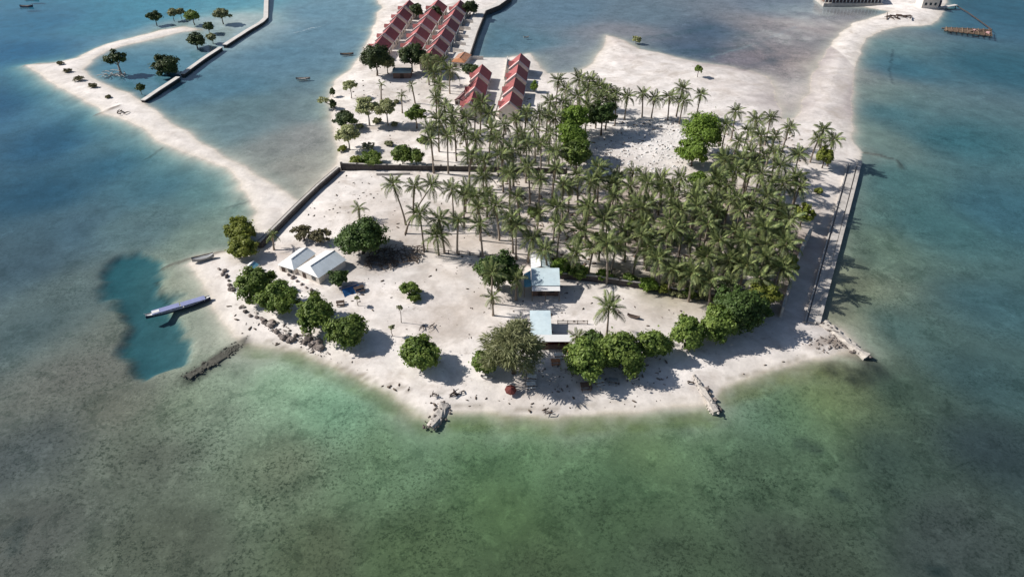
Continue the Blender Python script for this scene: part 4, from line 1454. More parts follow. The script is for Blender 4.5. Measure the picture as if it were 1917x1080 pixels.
# middle and upper right
tree(1076, 222, 4.6, 4.6, 4.5, 'leaf_bright', 'upper bright green tree amid the palms left of the rubble clearing', leaf=.36)
tree(1070, 258, 5.0, 4.6, 4.0, 'leaf_bright', 'middle bright green tree amid the palms left of the rubble clearing', leaf=.36)
tree(1080, 288, 4.6, 4.0, 3.2, 'leaf_green', 'lower green tree amid the palms left of the rubble clearing', leaf=.36)
tree(1128, 216, 4.6, 4.2, 4.0, 'leaf_dark', 'dark olive tree at the upper left corner of the rubble clearing', leaf=.36)
tree(1316, 250, 6.4, 6.2, 2.8, 'leaf_bright', 'lush bright green tree right of the rubble clearing', leaf=.36, clumps=28, n=8000)
tree(1298, 285, 4.6, 4.2, 1.6, 'leaf_bright', 'lower bright green tree fused to the lush one by the clearing', leaf=.36)
tree(1307, 336, 2.6, 2.8, 2.5, 'leaf_bright', 'small bright tree on the near edge of the rubble clearing', leaf=.34)
tree(1545, 292, 2.9, 2.6, 2.2, 'leaf_yellow', 'yellow-green tree under the palms at the head of the right seawall', leaf=.34, gap=.2)
tree(1505, 400, 2.8, 2.6, 2.2, 'leaf_yellow', 'thin yellow tree on the sand right of the grove', leaf=.34, gap=.3)
tree(1533, 357, 1.1, .9, .4, 'leaf_yellow', 'tiny yellow bush on the sand near the right seawall', name='shrub', cat='shrub', leaf=.3)
tree(1478, 492, 2.2, 2.0, 2.5, 'leaf_yellow', 'yellow-green vine tree leaning over the grey seafront wall', leaf=.3, gap=.2)
tree(1308, 130, 1.9, 1.6, 2.0, 'leaf_green', 'small lone tree on the upper sand flat', leaf=.32, gap=.25)
tree(1191, 74, 2.0, 1.6, .8, 'leaf_pale', 'faint bush on the far tip of the upper sand flat', name='shrub', cat='shrub', leaf=.34, gap=.35)
# upper left yard
tree(655, 160, 2.9, 1.9, 3.6, 'leaf_pale', 'smallest pale flat-topped tree on the upper left sand', leaf=.32, gap=.3, bark='pale_bark')
tree(688, 202, 4.3, 3.2, 4.2, 'leaf_pale', 'left pale tree of the pair on the upper left sand', leaf=.34, gap=.28, bark='pale_bark')
tree(723, 203, 3.9, 3.0, 4.0, 'leaf_pale', 'right pale tree of the pair on the upper left sand', leaf=.34, gap=.28, bark='pale_bark')
tree(778, 213, 3.9, 3.2, 3.0, 'leaf_green', 'green open-crowned tree left of the palm column', leaf=.34, gap=.25)
tree(645, 222, 3.8, 2.6, 1.8, 'leaf_mangrove', 'dark low tree on the left water edge of the upper yard', leaf=.34)
tree(650, 250, 4.0, 3.6, 3.0, 'leaf_pale', 'pale yellowish tree just below the dark low edge tree', leaf=.34, gap=.25, bark='pale_bark')
tree(668, 302, 2.6, 1.6, .5, 'leaf_yellow', 'left low bush behind the dark cross wall', name='shrub', cat='shrub', leaf=.32)
tree(695, 297, 3.6, 2.2, .7, 'leaf_green', 'middle spreading bush behind the dark cross wall', name='shrub', cat='shrub', leaf=.32)
tree(752, 290, 3.2, 2.8, 1.4, 'leaf_green', 'left of two rounded trees behind the dark cross wall', leaf=.32)
tree(778, 294, 2.6, 2.6, 1.4, 'leaf_green', 'right of two rounded trees behind the dark cross wall', leaf=.32)
tree(690, 274, 3.0, 1.0, .5, 'leaf_olive', 'thin straggly shrub above the spreading bush', name='dry_shrub', cat='shrub', leaf=.3, gap=.45, n=500)
tree(622, 172, 1.1, 1.6, 1.0, 'leaf_mangrove', 'slim dark tree on the left shore of the upper yard', leaf=.3)
tree(606, 190, 2.6, 1.0, 2.2, 'leaf_pale', 'pale branch tree leaning out over the left lagoon', leaf=.3, gap=.3, lean=(-4.0, 0), n=500)
tree(623, 195, 1.2, 1.8, .8, 'leaf_mangrove', 'dark shore tree beside the leaning pale tree', leaf=.3)
palm(770, 160, 7.0, 'slim small-headed palm alone on the upper left sand by the teal shed', None, .6, dry=1, n_fr=12)
palm(714, 158, 6.0, 'slim palm between the pale tree pair and the dark village tree', None, .55, dry=1, n_fr=11)
palm(752, 178, 6.5, 'thin palm left of the green open-crowned tree', None, .6, dry=1, n_fr=12)
for px_, py_, r_, m_, lb in ((706, 226, 1.6, 'leaf_olive', 'low olive shrub under the pale tree pair'), (738, 232, 1.3, 'leaf_olive', 'small low shrub right of the pale tree pair'), (672, 236, 1.4, 'leaf_pale', 'pale low shrub beside the dark edge tree'), (728, 268, 1.5, 'leaf_olive', 'straggly shrub on the sand above the two rounded trees'),
                             (790, 262, 1.7, 'leaf_green', 'green shrub at the left foot of the palm column'), (640, 278, 1.6, 'leaf_yellow', 'yellowish shrub on the shore above the cross wall'), (742, 190, 1.2, 'leaf_olive', 'tiny shrub near the thin palm on the upper sand')):
    tree(px_, py_, r_, r_ * .6, .2, m_, lb, name='shrub', cat='shrub', leaf=.3, gap=.25)
# village trees
tree(703, 110, 5.6, 5.0, 3.2, 'leaf_mangrove', 'large dark tree at the lower left corner of the village', leaf=.4, clumps=22)
tree(724, 116, 3.2, 3.4, 2.4, 'leaf_olive', 'greyish tree beside the large dark village tree', leaf=.38)
tree(770, 105, 5.0, 4.6, 3.0, 'leaf_mangrove', 'dark tree in front of the middle village row', leaf=.4, clumps=20)
tree(803, 118, 3.6, 4.0, 2.5, 'leaf_olive', 'olive tree at the foot of the right village row', leaf=.38)
tree(880, 16, 3.6, 3.8, 1.6, 'leaf_mangrove', 'dark tree between the right village row and the quay', leaf=.38)
tree(818, 25, 2.6, 3.0, 1.4, 'leaf_mangrove', 'dark tree wedged between the middle and right village rows', leaf=.38)
tree(779, 20, 3.2, 3.2, 1.4, 'leaf_mangrove', 'dark tree wedged between the left and middle village rows', leaf=.38)
tree(880, 128, 3.4, 1.6, .6, 'leaf_mangrove', 'dark shrub on the plot behind the short red rows', name='shrub', cat='shrub', leaf=.36)
tree(1000, 162, 1.6, 1.8, .8, 'leaf_bright', 'small bright bush in the shade right of the red houses', name='shrub', cat='shrub', leaf=.3)
# mangroves in the upper left shallows
for px_, py_, r_, rz_, th_, m_, lb in ((289, 31, 3.4, 2.4, 2.6, 'leaf_mangrove', 'leftmost mangrove of the far row in the shallows'), (322, 24, 2.4, 2.0, 2.6, 'leaf_olive', 'second mangrove of the far row with a thin crown'),
                                       (337, 22, 2.2, 1.8, 2.4, 'leaf_olive', 'third mangrove of the far row touching the second'), (360, 29, 3.6, 2.6, 2.6, 'leaf_green', 'greenest mangrove of the far row in the shallows'),
                                       (414, 27, 3.8, 2.6, 2.8, 'leaf_olive', 'pale rightmost mangrove of the far row'), (390, 50, 2.6, 2.2, 1.6, 'leaf_mangrove', 'small dark mangrove below the pale rightmost one'),
                                       (366, 75, 4.4, 2.8, 1.8, 'leaf_mangrove', 'flat dark mangrove beside the middle breakwater'), (396, 70, 2.2, 1.8, 1.6, 'leaf_olive', 'faint mangrove right of the flat dark one'),
                                       (312, 125, 5.6, 4.0, .8, 'leaf_mangrove', 'big round dark mangrove by the nearest breakwater'), (262, 164, 1.7, 1.5, 1.8, 'leaf_mangrove', 'tiny mangrove where the breakwater meets the spit')):
    tree(px_, py_, r_, rz_, th_, m_, lb, name='mangrove_tree', leaf=.38, gap=.15)
tree(217, 110, 4.0, 3.2, 4.2, 'leaf_mangrove', 'half-dead mangrove with bleached branches beside the spit', name='mangrove_tree', leaf=.38, gap=.25, bark='pale_bark', tr=.4)
for k, (a, b, r_) in enumerate(((112, 118, 1.4), (126, 132, 1.5), (147, 147, 2.0), (173, 160, 1.7), (202, 181, 1.0))):
    tree(a, b, r_, r_ * .5, .2, 'leaf_brown', ('dry scrub tuft nearest the far left tip of the spit', 'second dry scrub tuft from the tip of the spit', 'largest dry scrub tuft on the spit', 'dark scrub tuft in the middle of the spit',
                                               'smallest scrub tuft on the spit near the breakwater')[k], name='scrub_tuft', cat='shrub', leaf=.3, gap=.2, n=500, limbs=3)

# ------------------------------------------------------------------ houses
def gable_house(f, r, halfw, zr, drop, label, group, mats=('white_wall', 'red_roof', 'parapet'), porch=True):
    """row house: its ridge runs from f (front gable) to r (rear), both given at ridge height"""
    Fp, Rp = Vector(P(f[0], f[1], zr)), Vector(P(r[0], r[1], zr))
    ax = Rp - Fp
    L = ax.length * .86
    yaw = math.atan2(ax.y, ax.x) - math.pi / 2
    mid = Fp + ax * .43
    g = gz(mid.x, mid.y) - .25
    root = empty('row_house', (mid.x, mid.y, g), yaw)
    H = zr - g
    E = H - drop
    hw = halfw
    # walls with gable ends
    mb = MB()
    y0, y1 = -L / 2 + .3, L / 2 - .02
    prof = [(-hw + .35, 0), (hw - .35, 0), (hw - .35, E), (0, H - .25), (-hw + .35, E)]
    vs_ = [(x, y0, z) for x, z in prof] + [(x, y1, z) for x, z in prof]
    mb.add(vs_, [(0, 1, 2, 3, 4), (9, 8, 7, 6, 5)] + [((i + 1) % 5, i, 5 + i, 5 + (i + 1) % 5) for i in range(5)])
    mb.build('wall', M[mats[0]], root)
    # two roof slopes
    for s in (-1, 1):
        mb = MB()
        q = [(0, -L / 2 + .35, H), (s * hw, -L / 2 + .35, E - .12), (s * hw, L / 2 - .05, E - .12), (0, L / 2 - .05, H)]
        mb.slab(q, .14)
        o = mb.build('roof_slope', M[mats[1]], root)
        if s > 0:
            mb = MB()
            mb.box((hw + .08, 0, E - .2), (.16, L - .5, .16))
            mb.build('gutter', M['white_paint'], o)
    # raised party wall along the front gable
    mb = MB()
    for s in (-1, 1):
        mb.slab([(0, -L / 2 - .02, H + .5), (s * (hw + .12), -L / 2 - .02, E + .3), (s * (hw + .12), -L / 2 + 1.3, E + .3), (0, -L / 2 + 1.3, H + .5)], .7)
    mb.build('party_wall_coping', M[mats[2]], root)
    # front gable windows and door
    for x in (-hw * .5, hw * .5):
        mb = MB()
        mb.box((x, y0 - .03, E * .55), (1.3, .08, 1.3))
        w = mb.build('window', M['white_paint'], root)
        mb = MB()
        mb.box((x, y0 - .085, E * .55), (1.05, .05, 1.05))
        mb.build('pane', M['glass'], w)
    # right-hand side: door and windows
    for k, yy in enumerate((-L * .28, L * .1, L * .34)):
        mb = MB()
        if k == 1:
            mb.box((hw - .32, yy, 1.05), (.1, 1.0, 2.1))
            mb.build('door', M['dark_wood'], root)
        else:
            mb.box((hw - .32, yy, E * .58), (.1, 1.5, 1.2))
            w = mb.build('window', M['white_paint'], root)
            mb = MB()
            mb.box((hw - .255, yy, E * .58), (.05, 1.25, .95))
            mb.build('pane', M['glass'], w)
    if porch:
        # small cross gable on the left slope
        mb = MB()
        yc, pw, ph = L * .02, 1.4, H - drop * .5
        x0, x1 = -hw - .6, -hw * .45
        for s in (-1, 1):
            mb.slab([(x0, yc, ph), (x0, yc + s * pw, ph - 1.15), (x1, yc + s * pw, ph - 1.15), (x1, yc, ph)], .12)
        pr_ = mb.build('porch_roof', M[mats[1]], root)
        mb = MB()
        prof = [(yc - pw + .25, 0), (yc + pw - .25, 0), (yc + pw - .25, ph - 1.2), (yc, ph - .2), (yc - pw + .25, ph - 1.2)]
        vs_ = [(x0 + .3, y, z) for y, z in prof] + [(x1 - .1, y, z) for y, z in prof]
        mb.add(vs_, [(0, 4, 3, 2, 1), (5, 6, 7, 8, 9)] + [(i, (i + 1) % 5, 5 + (i + 1) % 5, 5 + i) for i in range(5)])
        mb.build('porch_wall', M[mats[0]], root)
    tag(root, label, 'house', group)
    return root


def house_row(peaks, rear, halfw, where, group, zr=7.4, drop=3.2):
    pts = peaks + [rear]
    n = len(peaks)
    for i in range(n):
        nm = 'nearest' if i == 0 else ('farthest' if i == n - 1 else ORD[i])
        lb = f'{nm} red-roofed house {where}' if nm in ('nearest', 'farthest') else f'{nm} red-roofed house counted from the near end {where}'
        gable_house(pts[i], pts[i + 1], halfw, zr, drop, lb, group)


house_row([(702, 85), (718, 65), (732, 47), (744.5, 29), (757, 12.5)], (768, -2), 4.1, 'of the left village row', 'left village row')
house_row([(766, 83), (777, 65), (788, 47), (799, 30), (811, 12.5)], (822, -3), 4.5, 'of the middle village row', 'middle village row')
house_row([(801, 104), (812, 87), (824, 69), (835, 50), (845, 31), (854, 14)], (863, -2), 4.1, 'of the right village row', 'right village row')
house_row([(880, 194), (888, 167), (896, 140)], (904, 117), 3.7, 'of the left short row above the palms', 'left short red row')
house_row([(953, 194), (960, 167), (966, 141), (971, 117)], (976, 97), 3.9, 'of the right short row above the palms', 'right short red row')


def walls4(mb, c, z0, z1, inset=.35):
    """closed body under a four-cornered eave"""
    ctr = sum((Vector(p) for p in c), Vector((0, 0, 0))) / 4
    pts = []
    for p in c:
        v = Vector(p) - ctr
        k = max(0, v.length - inset) / v.length
        q = ctr + v * k
        pts.append((q.x, q.y))
    mb.prism(pts, z0, z1)


def four(px, z):
    """near-left, near-right, far-right eave corners; the fourth closes the parallelogram"""
    A, B, C = (Vector(P(a, b, z)) for a, b in px)
    # square the corner
    u = B - A
    v = C - B
    un = u.normalized()
    v = v - un * v.dot(un)
    C = B + v
    return [A, B, C, A + v]


def ridge_house(name, px, ze, zr, label, cat, wall, roof_l, roof_r, hip=0.0, over=.0, posts=False, end_mat=None):
    A, B, C, D = four(px, ze)
    base = (A + B + C + D) / 4
    g = gz(base.x, base.y)
    root = empty(name, (base.x, base.y, g))
    off = Vector((base.x, base.y, g))
    A, B, C, D = (p - off for p in (A, B, C, D))
    back = ((D - A) + (C - B)).normalized()
    R0 = (A + B) / 2 + back * hip + Vector((0, 0, zr - ze))
    R1 = (C + D) / 2 + Vector((0, 0, zr - ze))
    mb = MB()
    walls4(mb, [A, B, C, D], -.15, ze - g - .12)
    mb.build('wall', M[wall], root)
    MB().slab([A, R0, R1, D], .1).build('roof_slope', M[roof_l], root)
    MB().slab([R0, B, C, R1], .1).build('roof_slope', M[roof_r], root)
    if hip:
        MB().slab([A, B, R0], .1).build('roof_hip', M[end_mat or roof_l], root)
    else:
        m = (A + B) / 2
        i_ = back * .3
        MB().add([tuple(A + i_), tuple(B + i_), tuple(R0 + i_ - Vector((0, 0, .12)))], [(0, 1, 2)]).build('gable', M[wall], root)
    MB().add([tuple(D - back * .3), tuple(C - back * .3), tuple(R1 - back * .3 - Vector((0, 0, .12)))], [(2, 1, 0)]).build('gable', M[wall], root)
    MB().tube([R0 + Vector((0, 0, .03)), R1 + Vector((0, 0, .03))], .12, 6).build('ridge_cap', M[roof_l], root)
    # standing seams
    for (p0, p1, q0, q1) in ((A, D, R0, R1), (B, C, R0, R1)):
        nse = int((D - A).length / 1.1)
        sm_ = MB()
        for k in range(1, nse):
            t = k / nse
            if hip and (back * (D - A).length * t).length < hip:
                continue
            e = p0.lerp(p1, t)
            rr = R0 + (R1 - R0) * max(0, min(1, ((e - (p0 + back * hip)).dot(back)) / max(.1, (R1 - R0).length)))
            sm_.tube([e + Vector((0, 0, .03)), rr + Vector((0, 0, .03))], .035, 4)
        if sm_.v:
            o = sm_.build('seams', M['shade_grey_roof'], root)
            o['kind'] = 'stuff'
    # door and windows on the near end
    ab = (B - A).normalized()
    ang = math.atan2(ab.y, ab.x)
    w_ = (B - A).length
    out = -back
    for k, t in enumerate((.28, .72)):
        c = A.lerp(B, t) - out * .25 + out * .02
        mb = MB()
        hgt = ze - g
        if k == 0:
            mb.box((c.x, c.y, hgt * .36), (1.0, .14, hgt * .7), ang)
            mb.build('door', M['dark_wood'], root)
        else:
            mb.box((c.x, c.y, hgt * .55), (1.2, .14, 1.0), ang)
            mb.build('window', M['glass'], root)
    tag(root, label, cat)
    return root


ridge_house('white_shed', [(555, 503), (596, 521), (653, 488)], 3.3, 4.7, 'larger white hip-roofed shed with shaded bluish right slope on the left yard', 'shed', 'white_wall', 'white_roof', 'shade_grey_roof', hip=1.3, end_mat='white_roof')
ridge_house('white_shed', [(519, 496), (550, 506), (600, 477)], 2.8, 3.9, 'smaller white shed with shaded grey right slope left of the larger white one', 'shed', 'white_wall', 'white_roof', 'shade_grey_roof', hip=2.4, end_mat='white_roof')
ridge_house('small_hut', [(456, 503), (474, 506), (480, 494)], 2.4, 3.1, 'tiny hut with white and blue roof beside the left beach trees', 'hut', 'white_wall', 'white_roof', 'blue_sheet')
ridge_house('pale_house', [(994, 503), (1030, 503), (1031, 474)], 4.0, 4.7, 'narrow rear roof in white and pale blue behind the middle house', 'house', 'white_wall', 'white_roof', 'cyan_roof')
ridge_house('orange_hut', [(845, 116), (870, 118), (872, 102)], 3.6, 4.6, 'small hut with an orange roof at the end of the village quay', 'hut', 'white_wall', 'orange_roof', 'orange_roof', hip=2.5)
ridge_house('red_hut', [(850, 188), (866, 190), (869, 168)], 3.0, 3.7, 'small dull red hut left of the short red rows', 'hut', 'white_wall', 'maroon_cloth', 'red_roof')


def box_house(name, c_px, z, size, yaw, label, cat, wall):
    c = Vector(P(c_px[0], c_px[1], z))
    g = gz(c.x, c.y)
    root = empty(name, (c.x, c.y, g), yaw)
    mb = MB()
    mb.box((0, 0, size[2] / 2 - .1), (size[0], size[1], size[2]))
    mb.build('wall', M[wall], root)
    tag(root, label, cat)
    return root


# middle house with pale blue monopitch roof and porch
c = G(1021, 530, 3.6)
mh = empty('pale_blue_house', (c.x, c.y, c.z))
tag(mh, 'middle house with a broad pale blue roof and shaded front', 'house')
MB().box((0, 2.1, 1.7), (6.3, 4.6, 3.4)).build('wall', M['brown_wall'], mh)
MB().slab([(-3.3, -.9, 3.55), (3.4, -.9, 3.55), (3.4, 4.0, 5.0), (-3.3, 4.0, 5.0)], .1).build('roof', M['cyan_roof'], mh)
MB().slab([(-3.3, 4.02, 5.0), (3.4, 4.02, 5.0), (3.4, 5.2, 4.4), (-3.3, 5.2, 4.4)], .1).build('roof', M['cyan_roof'], mh)
MB().slab([(-3.2, -2.35, 3.05), (3.35, -2.35, 3.05), (3.35, -.8, 3.35), (-3.2, -.8, 3.35)], .08).build('porch_roof', M['white_roof'], mh)
MB().slab([(-5.0, -.7, 2.9), (-3.35, -.9, 3.3), (-3.35, 4.0, 4.5), (-5.0, 3.6, 3.7)], .06).build('side_sheet', M['blue_sheet'], mh)
for x in (-4.9, -3.1, 0, 3.2):
    MB().box((x, -2.2 if x > -4 else -.6, 1.45), (.14, .14, 3.1)).build('post', M['wood'], mh)
MB().box((-1.2, -.23, 1.05), (1.0, .08, 2.1)).build('door', M['dark_wood'], mh)
MB().box((1.4, -.23, 1.6), (1.5, .08, 1.1)).build('window', M['glass'], mh)

# lower shack
c = G(1012, 604, 2.9)
sh = empty('beach_shack', (c.x, c.y, c.z))
tag(sh, 'long pale blue roofed shack nearest the beach', 'shack')
MB().box((0, .2, 1.25), (3.9, 6.6, 2.5)).build('wall', M['white_wall'], sh)
MB().slab([(-2.3, -3.9, 2.65), (2.3, -3.9, 2.65), (2.3, 3.9, 3.3), (-2.3, 3.9, 3.3)], .09).build('roof', M['cyan_roof'], sh)
MB().box((.9, -3.15, 1.0), (.95, .1, 2.0)).build('door', M['dark_wood'], sh)
MB().box((1.97, .8, 1.5), (.1, 1.4, .9)).build('window', M['glass'], sh)
c = G(1036, 634, 2.5)
bar = empty('beach_bar', (c.x, c.y, c.z))
tag(bar, 'open-fronted bar with a white strip roof below the shack', 'hut')
MB().slab([(-4.0, -.9, 2.45), (3.9, -.9, 2.45), (3.9, 1.1, 2.75), (-4.0, 1.1, 2.75)], .08).build('roof', M['white_roof'], bar)
MB().box((0, 1.0, 1.25), (7.4, .12, 2.5)).build('back_wall', M['maroon_cloth'], bar)
for x in (-3.7, -1.2, 1.3, 3.7):
    MB().box((x, -.75, 1.15), (.13, .13, 2.4)).build('post', M['wood'], bar)
MB().box((-.3, -.3, .5), (5.6, .5, 1.0)).build('counter', M['brown_wall'], bar)
MB().box((2.9, -1.3, .55), (.35, 2.6, .1), .5).build('plank', M['red_cloth'], bar)

# teal vaulted shed in the village
c = G(753, 130, 3.0)
ts = empty('vaulted_shed', (c.x, c.y, c.z))
tag(ts, 'low shed with a rounded grey-teal roof in front of the village', 'shed')
MB().box((0, 0, 1.2), (7.0, 4.6, 2.4)).build('wall', M['brown_wall'], ts)
mb = MB()
arc = [(-2.6 * math.cos(math.pi * k / 8), 2.3 + 1.0 * math.sin(math.pi * k / 8)) for k in range(9)]
mb.add([(x, y, z) for x in (-3.7, 3.7) for y, z in arc], [(k + 1, k, 9 + k, 10 + k) for k in range(8)] + [tuple(range(9)), tuple(range(17, 8, -1))])
mb.build('roof', M['teal_roof'], ts, True)
MB().box((0, -2.33, 1.0), (1.4, .06, 2.0)).build('door', M['dark_wood'], ts)

# blue tarp shelter
R0, R1 = Vector(P(639, 541, 2.5)), Vector(P(671, 531, 2.5))
c = (R0 + R1) / 2
g = gz(c.x, c.y)
tp = empty('tarp_shelter', (c.x, c.y, g))
tag(tp, 'dark blue tarp shelter beside the larger white shed', 'tarp')
u = (R1 - R0) / 2
fr_ = Vector((u.y, -u.x, 0)).normalized()
top_ = Vector((0, 0, 2.5 - g))
for sgn, name_ in ((1, 'tarp'), (-1, 'tarp')):
    low = fr_ * (2.5 * sgn) + Vector((0, 0, .75 - g if sgn > 0 else 1.3 - g))
    mbt = MB()
    N_ = 6
    rows_ = []
    rs = random.Random(8)
    for i in range(N_ + 1):
        a = -u + 2 * u * (i / N_)
        sag = -.12 * math.sin(math.pi * i / N_)
        rows_.append([a + top_ + Vector((0, 0, sag)), a + (top_ + low) / 2 + Vector((0, 0, sag * 2.2 + rs.uniform(-.06, .06))), a + low + Vector((0, 0, rs.uniform(-.1, .1)))])
    for th_ in (0, -.04):
        pass
    vs_ = [tuple(p) for r_ in rows_ for p in r_]
    mbt.add(vs_, [(i * 3 + k, i * 3 + k + 1, i * 3 + k + 4, i * 3 + k + 3) for i in range(N_) for k in range(2)])
    mbt.build(name_, M['blue_tarp'], tp, True)
for a in (-u, u):
    MB().tube([a + Vector((0, 0, -.1)), a + top_ + Vector((0, 0, .1))], .06, 6).build('pole', M['wood'], tp)
MB().tube([-u + top_, u + top_], .05, 6).build('ridge_pole', M['wood'], tp)


# ------------------------------------------------------------------ boats
def hull_sections(L, B, D, n=14, rise=.5):
    rows = []
    for i in range(n + 1):
        t = i / n
        x = (t - .5) * L
        w = B / 2 * max(.04, math.sin(math.pi * min(1, max(0, .06 + .88 * t))) ** .55)
        e = abs(2 * t - 1)
        sheer = rise * e ** 3
        rows.append([(x, -w, D + sheer), (x, -w * .8, D * .35 + sheer * .6), (x, 0, sheer * .5), (x, w * .8, D * .35 + sheer * .6), (x, w, D + sheer)])
    return rows


def boat(px0, px1, beam, label, hull='dark_hull', canopy=None, deck='white_paint', z=0.0, name='boat', draft=.25, outrig=False, depth=.8, group=None):
    a, b = Vector(P(*px0, z)), Vector(P(*px1, z))
    c = (a + b) / 2
    L = (b - a).length
    yaw = math.atan2((b - a).y, (b - a).x)
    base = z if z > .3 else 0
    root = empty(name, (c.x, c.y, (gz(c.x, c.y) + .02) if z > .3 else -draft), yaw)
    rows = hull_sections(L, beam, depth, rise=.35 * depth + .15)
    n = len(rows)
    mb = MB()
    mb.add([p for r in rows for p in r], [(i * 5 + k + 1, i * 5 + k, (i + 1) * 5 + k, (i + 1) * 5 + k + 1) for i in range(n - 1) for k in range(4)] + [(0, 1, 2, 3, 4), tuple((n - 1) * 5 + k for k in (4, 3, 2, 1, 0))])
    mb.build('hull', M[hull], root)
    mb = MB()
    mb.add([(r[0][0], r[0][1] * .9, r[0][2] - .12) for r in rows] + [(r[4][0], r[4][1] * .9, r[4][2] - .12) for r in rows], [(i, i + 1, n + i + 1, n + i) for i in range(n - 1)])
    mb.build('deck', M[deck], root)
    for s in (0, 4):
        MB().tube([(r[s][0], r[s][1], r[s][2] + .02) for r in rows], .06, 5).build('gunwale', M['white_paint' if canopy else 'wood'], root)
    if canopy:
        # long flat awning in two lengths on posts
        for x0_, x1_, zz in ((-.40, .02, 1.45), (.04, .42, 1.36)):
            MB().box(((x0_ + x1_) / 2 * L, 0, zz), ((x1_ - x0_) * L, beam * .98, .09)).build('awning', M[canopy], root)
            for x in np.linspace(x0_ + .02, x1_ - .02, 4):
                for s in (-1, 1):
                    MB().box((x * L, s * beam * .4, (zz + depth) / 2 - .02), (.08, .08, zz - depth)).build('post', M['white_paint'], root)
        MB().box((-.34 * L, 0, 1.15), (1.6, beam * .6, .8)).build('wheelhouse', M['white_paint'], root)
        MB().tube([(-.47 * L, 0, depth), (-.505 * L, 0, depth + .9)], [.14, .05], 6).build('prow_post', M['white_paint'], root)
    if outrig:
        for s in (-1, 1):
            MB().tube([(-.38 * L, s * beam * 1.6, .32), (.38 * L, s * beam * 1.6, .32)], .06, 5).build('outrigger_float', M['wood'], root)
        for x in (-.2, .2):
            MB().tube([(x * L, -beam * 1.6, .35), (x * L, 0, depth + .12), (x * L, beam * 1.6, .35)], .04, 5).build('outrigger_arm', M['wood'], root)
    tag(root, label, 'boat', group)
    return root


boat((274, 597), (395, 561), 1.75, 'long violet-grey boat with an awning moored at the left beach', 'dark_hull', 'purple_hull', name='passenger_boat', depth=.9)
boat((554, 149), (581, 148), 1.1, 'small pale boat alone in the left lagoon', 'grey_hull', name='outrigger_boat', depth=.6, outrig=True)
boat((637, 103), (662, 102), 1.2, 'small dark boat near the village shore', 'dark_hull', deck='wood', name='outrigger_boat', depth=.6, outrig=True)
boat((38, 14), (62, 13.5), 1.5, 'dark boat in the open sea near the upper left corner', 'dark_hull', deck='grey_hull', name='outrigger_boat', depth=.9, outrig=True)
boat((48, 0), (72, 0), 1.5, 'dark boat cut off at the upper left edge', 'dark_hull', deck='grey_hull', name='outrigger_boat', depth=.9, outrig=True)
boat((360, 490), (401, 480), 2.0, 'grey boat hull pulled up on the left tip of the beach', 'grey_hull', deck='grey_hull', z=.7, name='beached_boat', depth=.9)
boat((1172, 709), (1195, 707), 1.1, 'little white boat pulled up under the leafy clump', 'white_paint', deck='grey_hull', z=1.1, name='beached_boat', depth=.55)
boat((1174, 593), (1197, 599), .9, 'dark canoe lying on clear sand right of the lone palm', 'dark_hull', deck='dark_wood', z=1.1, name='canoe', depth=.45)
boat((900, 706), (922, 709), .8, 'white skiff lying below the dark bush on the front beach', 'white_paint', deck='white_paint', z=.9, name='beached_boat', depth=.4)
boat((980, 71), (990, 70.5), .8, 'speck of a white boat on the village lagoon', 'white_paint', name='small_boat', depth=.5)

# ------------------------------------------------------------------ far right landing
A, B = Vector(P(1546, 9, 1.2)), Vector(P(1652, 9, 1.2))
lb_ = empty('landing_building', ((A.x + B.x) / 2, A.y + 8, 0))
tag(lb_, 'long low landing building with dark bays at the upper right edge', 'building')
Lb = (B - A).length
MB().box((0, 0.4, .5), (Lb + 1.5, 15, 2.0)).build('plinth', M['concrete'], lb_)
MB().box((0, 1.0, 3.1), (Lb, 12, 3.0)).build('wall', M['brown_wall'], lb_)
MB().slab([(-Lb / 2 - .8, -6.5, 4.9), (Lb / 2 + .8, -6.5, 4.9), (Lb / 2 + .8, 1, 6.2), (-Lb / 2 - .8, 1, 6.2)], .15).build('roof_slope', M['white_roof'], lb_)
MB().slab([(-Lb / 2 - .8, 1.02, 6.2), (Lb / 2 + .8, 1.02, 6.2), (Lb / 2 + .8, 8, 4.9), (-Lb / 2 - .8, 8, 4.9)], .15).build('roof_slope', M['white_roof'], lb_)
nb = 16
for k in range(nb + 1):
    x = -Lb / 2 + k * Lb / nb
    MB().box((x, -6.3, 3.2), (.3, .3, 3.2)).build('post', M['white_paint'], lb_)
    if k < nb:
        MB().box((x + Lb / nb / 2, -5.06, 3.0), (Lb / nb - .7, .1, 2.2)).build('window', M['dark_hull'], lb_)
c = Vector(P(1741, 16, 1.0))
cb = empty('block_house', (c.x, c.y + 4, gz(c.x, c.y)))
tag(cb, 'plain beige block house on the far right sand', 'building')
MB().box((0, 0, 2.1), (8.5, 7, 4.4)).build('wall', M['white_wall'], cb)
MB().box((0, 0, 4.45), (9.1, 7.6, .3)).build('roof', M['pale_concrete'], cb)
for x in (-2.4, 0, 2.4):
    MB().box((x, -3.53, 2.2), (1.1, .08, 1.3)).build('window', M['glass'], cb)
MB().box((5.6, 1.0, 1.6), (2.4, 4, 3.4)).build('annex', M['dark_hull'], cb)
jt = [Vector(Pxy(a, b, .8)) for a, b in [(1752, 16), (1772, 13), (1790, 10)]]
j_ = empty('jetty', (0, 0, 0))
tag(j_, 'short pale jetty beside the beige block house', 'jetty')
mb = MB()
strip(mb, jt, -1.0, 1.0, .7, 1.0)
mb.build('deck', M['pale_concrete'], j_)
for p in jt:
    MB().tube([(p.x, p.y, -3), (p.x, p.y, .7)], .2, 6).build('pile', M['dark_wood'], j_)

